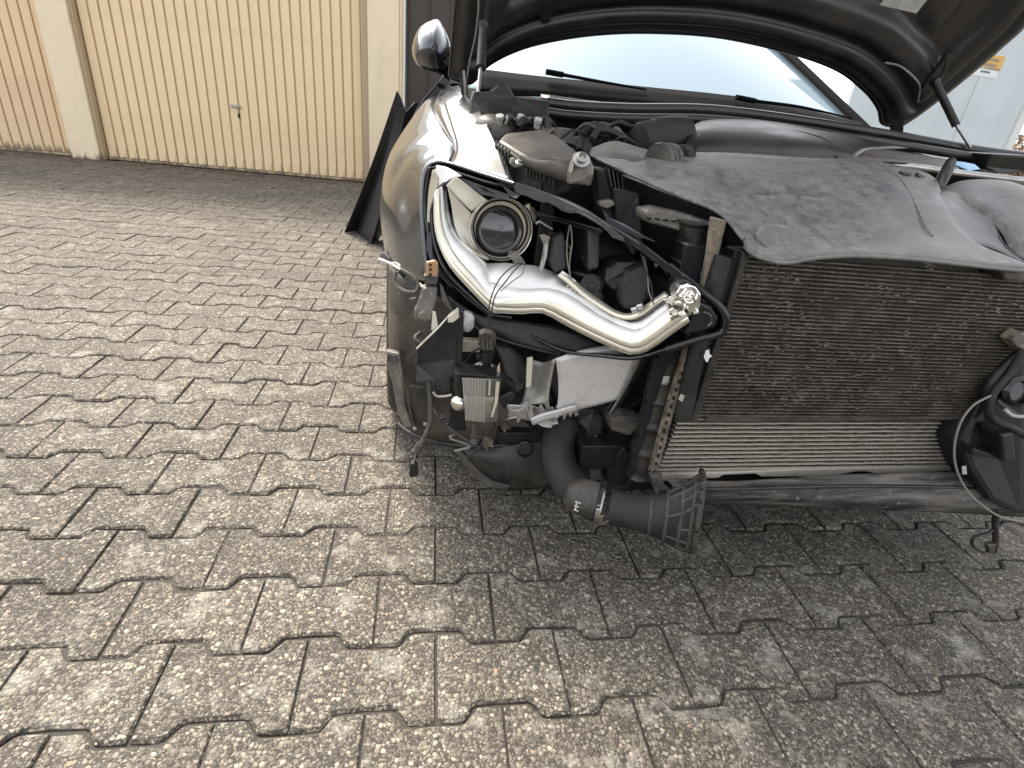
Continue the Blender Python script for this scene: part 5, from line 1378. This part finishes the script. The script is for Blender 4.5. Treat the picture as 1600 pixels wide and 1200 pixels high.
slab('liner_shelf', [(674, 585, 1.0), (706, 585, .99), (706, 614, .985), (694, 618, .985), (676, 614, .99)], 0.02, 'tank_brown', car, 0.004)
tube('white_strip', [(677, 613, .98), (683, 619, .978), (696, 619, .975), (706, 617, .97)], 0.0025, 'wire_white', car, 4, 8)
for x, y in ((648, 669), (664, 662)):
    lathe('liner_screw', (x, y, 1.005), Vector((0, -1, 0)), [(0.004, 0), (0.004, 0.002), (0, 0.003)], 'paper', car, 10)
# loose sensor cables
tube('sensor_cable', [(669, 588, .97), (671, 610, .965), (673, 632, .955), (672, 660, .945), (664, 682, .935), (656, 695, .93)], 0.0052, 'hose_grey', car, 6, 10)
tube('sensor_cable', [(656, 693, .93), (652, 702, .93), (648, 706, .93)], 0.0078, 'hose_grey', car, 4, 10)
tube('sensor_wire', [(650, 704, .93), (648, 715, .93), (645, 725, .93)], 0.0016, 'wire_grey', car, 4, 6)
cs = slab('sensor_plug', [(640, 728, .93), (643, 724, .93), (649, 724, .93), (653, 729, .93), (653, 745, .93), (640, 747, .93)], 0.014, 'plastic_black', car, 0.002)
tube('sensor_cable', [(674, 634, .955), (685, 652, .95), (700, 668, .945), (718, 680, .94), (734, 690, .935)], 0.0050, 'hose_grey', car, 6, 10)
for k in range(4):
    x = 690 + k * 3.5; y = 652 + k * 4.5
    tube('cable_rib', [(x - 1, y - 1.5, .947), (x + 1, y + 1.5, .946)], 0.0068, 'hose_grey', car, 1, 10)
tube('lamp_pin', [(741, 660, .915), (742, 675, .92), (742, 690, .925)], 0.0050, 'hose_grey', car, 4, 10)
lathe('pin_foot', (741, 690, .922), Vector((0, -.3, -1)), [(0.005, -0.008), (0.009, -0.002), (0.009, 0.004), (0, 0.006)], 'hose_grey', car, 14)
# lower splash shield with its round hole
sp = patch('splash_shield', [[(700, 694, 1.06), (760, 696, 1.03), (820, 690, 1.01), (880, 680, 1.0)], [(716, 712, 1.04), (770, 715, 1.01), (825, 712, 1.0), (880, 708, .99)], [(740, 740, 1.02), (780, 742, 1.0), (830, 740, .99), (880, 738, .99)], [(762, 760, 1.02), (790, 765, 1.0), (830, 764, .99), (880, 758, .99)]], 'tank_brown', car, 5, 4, 0.004)
lathe('shield_hole', (820, 702, .992), Vector((-.1, -1, .2)), [(0.018, -0.004), (0.020, 0.002), (0.017, 0.003), (0.015, -0.012), (0, -0.012)], 'tank_brown', sp, 24)
slab('shield_edge', [(705, 700, 1.035), (720, 704, 1.03), (748, 736, 1.01), (768, 752, 1.0), (800, 760, .99), (792, 766, .99), (762, 762, 1.0), (738, 742, 1.015)], 0.01, 'hose_grey', sp, 0.003)
# perforated hanger
hgm = slab('hanger', [(903, 640, .93), (930, 640, .925), (941, 650, .925), (942, 725, .91), (940, 746, .905), (921, 746, .905), (919, 727, .91), (916, 672, .92), (903, 660, .93)], 0.015, 'plastic_black', car, 0.003)
for y in (684, 695, 706):
    lathe('hanger_hole', (930, y, .912), Vector((0, -1, 0)), [(0.005, -0.001), (0.005, 0.0012), (0, 0.0012)], 'gap_shade' if y != 684 else 'paper', hgm, 12)
lathe('hanger_hole', (933, 645, .92), Vector((0, -1, 0)), [(0.006, -0.001), (0.006, 0.0015), (0.003, 0.002), (0, 0.0012)], 'tank_brown', hgm, 12)
slab('hanger_foot', [(920, 726, .905), (939, 726, .905), (940, 750, .90), (924, 750, .90)], 0.008, 'cover_dusty', hgm, 0.002)
slab('end_flap', [(954, 655, .86), (975, 650, .855), (1002, 655, .85), (1004, 664, .85), (984, 682, .85), (955, 672, .86)], 0.04, 'hose_grey', car, 0.003)
slab('gusset', [(948, 755, .88), (952, 720, .88), (975, 700, .87), (985, 712, .865), (980, 740, .86), (995, 752, .855), (970, 762, .87)], 0.03, 'plastic_black', car, 0.003)
box('shade_backing', at(890, 700, 1.12), (0.42, 0.03, 0.30), 'plastic_inner', car, bevel=0.004)  # dark box added behind hanger and hose in place of deep shade

kr = random.Random(53)
for (x0, x1, y0, y1, Y0, n_) in ((726, 830, 520, 585, 1.0, 8), (690, 800, 610, 690, .985, 8), (900, 1000, 600, 760, .935, 12), (640, 700, 500, 560, 1.03, 4)):
    for k in range(n_):
        x = kr.uniform(x0, x1); y = kr.uniform(y0, y1); Y = Y0 + kr.uniform(-.01, .03)
        if k % 2:
            tube('loose_wire', [(x, y, Y), (x + kr.uniform(-16, 16), y + kr.uniform(6, 14), Y - .015), (x + kr.uniform(-22, 22), y + kr.uniform(16, 28), Y - .01), (x + kr.uniform(-26, 26), y + kr.uniform(26, 42), Y)], kr.uniform(0.0012, 0.0034), kr.choice(['wire', 'wire_grey', 'hose_grey', 'rubber']), car, 5, 6)
        else:
            w_ = kr.uniform(7, 18); h_ = kr.uniform(6, 18); a_ = kr.uniform(-5, 5)
            slab('broken_bracket', [(x, y, Y), (x + w_ * .5, y + a_, Y - .004), (x + w_, y + 3, Y), (x + w_ + a_, y + h_, Y), (x + w_ * .6, y + h_ - 3, Y), (x + w_ * .3, y + h_ + 5, Y), (x - 2, y + h_ * .6, Y)], 0.008, kr.choice(['plastic_black', 'tank_brown', 'hose_grey', 'bracket_grey']), car, 0.001)
# ragged teeth along the torn beam
for k in range(12):
    x = 796 + k * 9; y = 634 + kr.uniform(-4, 4) + (4 if k % 2 else -2); Y = .90
    slab('torn_tooth', [(x, y, Y), (x + kr.uniform(5, 11), y + kr.uniform(-9, 3), Y - kr.uniform(0, .02)), (x + kr.uniform(8, 14), y + kr.uniform(4, 12), Y - .008), (x + 4, y + kr.uniform(8, 20), Y)], 0.003, kr.choice(['alu_cast', 'alu_dull', 'alu_cast']), cb, 0.0005)
# ---- torn off air hose hanging to the ground
HYa = 0.80
ah = empty('air_hose', (0, 0, 0)); ah.parent = car
ah['label'] = 'torn off charge air hose with ribbed flared end hanging to the ground'
tube('elbow', [(880, 660, .96), (872, 700, .92), (878, 735, .88), (898, 765, .84), (925, 785, .81)], 0.036, 'rubber', ah, 8, 22)
ax = (at(1010, 800, .755) - at(890, 768, .825)).normalized()
lathe('cuff', (892, 772, .805), ax, [(0.0, -0.012), (0.018, -0.011), (0.028, -0.004), (0.034, 0.008), (0.0365, 0.024), (0.037, 0.046), (0.035, 0.052), (0.0, 0.052)], 'hose_grey', ah, 30)
lathe('hose_band', (928, 784, .79), ax, [(0.036, -0.012), (0.0375, -0.010), (0.0375, 0.014), (0.036, 0.016)], 'rubber', ah, 30)
cl = lathe('hose_clamp', (938, 787, .785), ax, [(0.0372, -0.005), (0.0388, -0.005), (0.0388, 0.005), (0.0372, 0.005)], 'steel', ah, 34)
slab('clamp_screw', [(934, 808, .755), (944, 806, .752), (942, 822, .755), (934, 822, .757)], 0.012, 'steel', ah, 0.002)
# flared end: from round pipe to wide oval mouth with ribs
c0 = at(955, 792, .775); c1 = at(1005, 802, .752); c2 = at(1040, 806, .735); c3 = at(1072, 806, .722); c4 = at(1090, 800, .715)
cen = spline([c0, at(980, 797, .765), c1, c2, c3, c4], 6)
n_ = len(cen); vs = []; fs = []; sg = 30
upv = (at(1078, 742, .735) - at(1060, 866, .705)).normalized()
side_ = upv.cross(ax).normalized()
for i, c in enumerate(cen):
    t = i / (n_ - 1)
    w_ = 0.0335 + 0.043 * sstep(0.35, 0.95, t); d_ = 0.0335 - 0.004 * sstep(0.35, 1, t)
    rib = 0.0
    for s in range(sg):
        a = 2 * math.pi * s / sg
        ca, sa = math.cos(a), math.sin(a)
        e = 1 - 0.35 * sstep(0.5, 1, t)
        q = c + upv * math.copysign(abs(ca) ** e, ca) * (w_ + rib) + side_ * math.copysign(abs(sa) ** e, sa) * (d_ + rib)
        vs.append(q)
for i in range(n_ - 1):
    for s in range(sg):
        fs.append((i * sg + s, i * sg + (s + 1) % sg, (i + 1) * sg + (s + 1) % sg, (i + 1) * sg + s))
fs.append(tuple(range(sg)))
cm('flared_end', vs, fs, 'rubber', ah, solid=0.003, ang=30)
# raised rim and ribs of the mouth
for i, r_ in ((n_ - 1, 0.0058), (n_ - 5, 0.0042), (n_ - 9, 0.0040), (n_ - 13, 0.0036), (n_ - 17, 0.0030)):
    pts = [vs[i * sg + s] for s in range(sg)] + [vs[i * sg]]
    tube('mouth_rib', pts, r_, 'hose_grey', ah, 1, 8)
for s in range(0, sg, 2):
    tube('mouth_rib', [vs[i * sg + s] for i in range(n_ - 13 + (s % 4) * 2, n_)], 0.0034, 'hose_grey', ah, 1, 6)
    d_ = (vs[(n_ - 1) * sg + s] - cen[-1]).normalized()
    box('mouth_notch', vs[(n_ - 1) * sg + s] + d_ * 0.005 - ax * 0.002, (0.008, 0.008, 0.009), 'tank_brown', ah, bevel=0.002)
slab('hose_hook', [(1016, 744, .77), (1032, 744, .765), (1040, 760, .76), (1050, 768, .755), (1052, 780, .752), (1036, 784, .752), (1026, 776, .757), (1022, 762, .765)], 0.015, 'hose_grey', ah, 0.003)
slab('hook_hole', [(1031, 764, .749), (1043, 770, .747), (1045, 777, .747), (1036, 778, .748), (1031, 773, .749)], 0.002, 'gap_shade', ah, 0)
# white print on the cuff
for pts in ([(898, 797), (901, 783), (902.5, 783.5), (899.5, 797.5)], [(899, 783), (908, 786), (907.6, 787.5), (898.6, 784.5)], [(898, 790), (906, 792.5), (905.6, 794), (897.6, 791.5)], [(897, 796), (905, 798.5), (904.6, 800), (896.6, 797.5)]):
    slab('print', [(x, y, .763) for x, y in pts], 0.001, 'print_white', ah, 0)

# ---- dark remains on the far side: lamp body, hoses, cable loop
fr = empty('far_lamp_remains', (0, 0, 0)); fr.parent = car
fr['label'] = 'black lamp body with hoses and a thin cable loop at the right edge'
slab('housing', [(1530, 650, .75), (1560, 590, .76), (1600, 560, .76), (1680, 560, .77), (1690, 790, .72), (1640, 806, .71), (1590, 804, .705), (1550, 785, .71), (1520, 740, .725), (1504, 700, .735)], 0.18, 'plastic_inner', fr, 0.012)
slab('housing_rib', [(1565, 680, .70), (1585, 676, .70), (1588, 720, .695), (1568, 724, .695)], 0.05, 'plastic_black', fr, 0.005)
slab('housing_rib', [(1520, 700, .715), (1556, 712, .71), (1556, 718, .71), (1518, 712, .715)], 0.03, 'plastic_black', fr, 0.003)
tube('hose', [(1600, 545, .74), (1580, 580, .735), (1555, 610, .73), (1545, 635, .725), (1552, 655, .72), (1580, 668, .71), (1592, 675, .705), (1620, 690, .70)], 0.0075, 'rubber', fr, 7, 12)
tube('hose', [(1596, 550, .75), (1568, 575, .75), (1548, 600, .745), (1540, 640, .74), (1530, 655, .74)], 0.010, 'plastic_black', fr, 7, 12)
tube('hose', [(1558, 625, .73), (1575, 640, .715), (1590, 650, .71), (1620, 655, .70)], 0.005, 'hose_grey', fr, 6, 10)
lathe('bulb_socket', (1592, 612, .72), Vector((-.3, -1, .3)), [(0.028, -0.02), (0.03, 0.0), (0.022, 0.008), (0.018, -0.004), (0, -0.004)], 'gloss_black', fr, 28)
tube('bright_clip', [(1571, 640, .705), (1580, 648, .70), (1592, 651, .698), (1606, 650, .695)], 0.0035, 'paper', fr, 4, 8)
slab('pipe_flange', [(1582, 533, .745), (1600, 520, .745), (1625, 530, .745), (1620, 560, .745), (1598, 552, .745)], 0.03, 'rust_edge', fr, 0.004)
tube('cable_loop', [(1548, 618, .72), (1520, 634, .72), (1500, 662, .715), (1491, 700, .71), (1495, 735, .705), (1512, 768, .70), (1535, 790, .695), (1565, 808, .69), (1605, 815, .685), (1640, 812, .685)], 0.0022, 'wire_grey', fr, 8, 8)
slab('tag_label', [(1503, 729, .722), (1510, 728, .722), (1511, 741, .722), (1504, 741, .722)], 0.001, 'paper', fr, 0)
tube('dangling_cable', [(1556, 800, .70), (1555, 825, .70), (1556, 845, .70), (1552, 862, .70)], 0.0065, 'tank_brown', fr, 5, 10)
tube('dangling_cable', [(1570, 815, .70), (1545, 832, .70), (1522, 840, .70), (1520, 852, .70), (1535, 862, .70), (1552, 860, .70)], 0.0035, 'tank_brown', fr, 6, 8)
slab('dangling_plug', [(1544, 852, .695), (1558, 850, .695), (1561, 863, .695), (1547, 866, .695)], 0.012, 'bracket_grey', fr, 0.002)
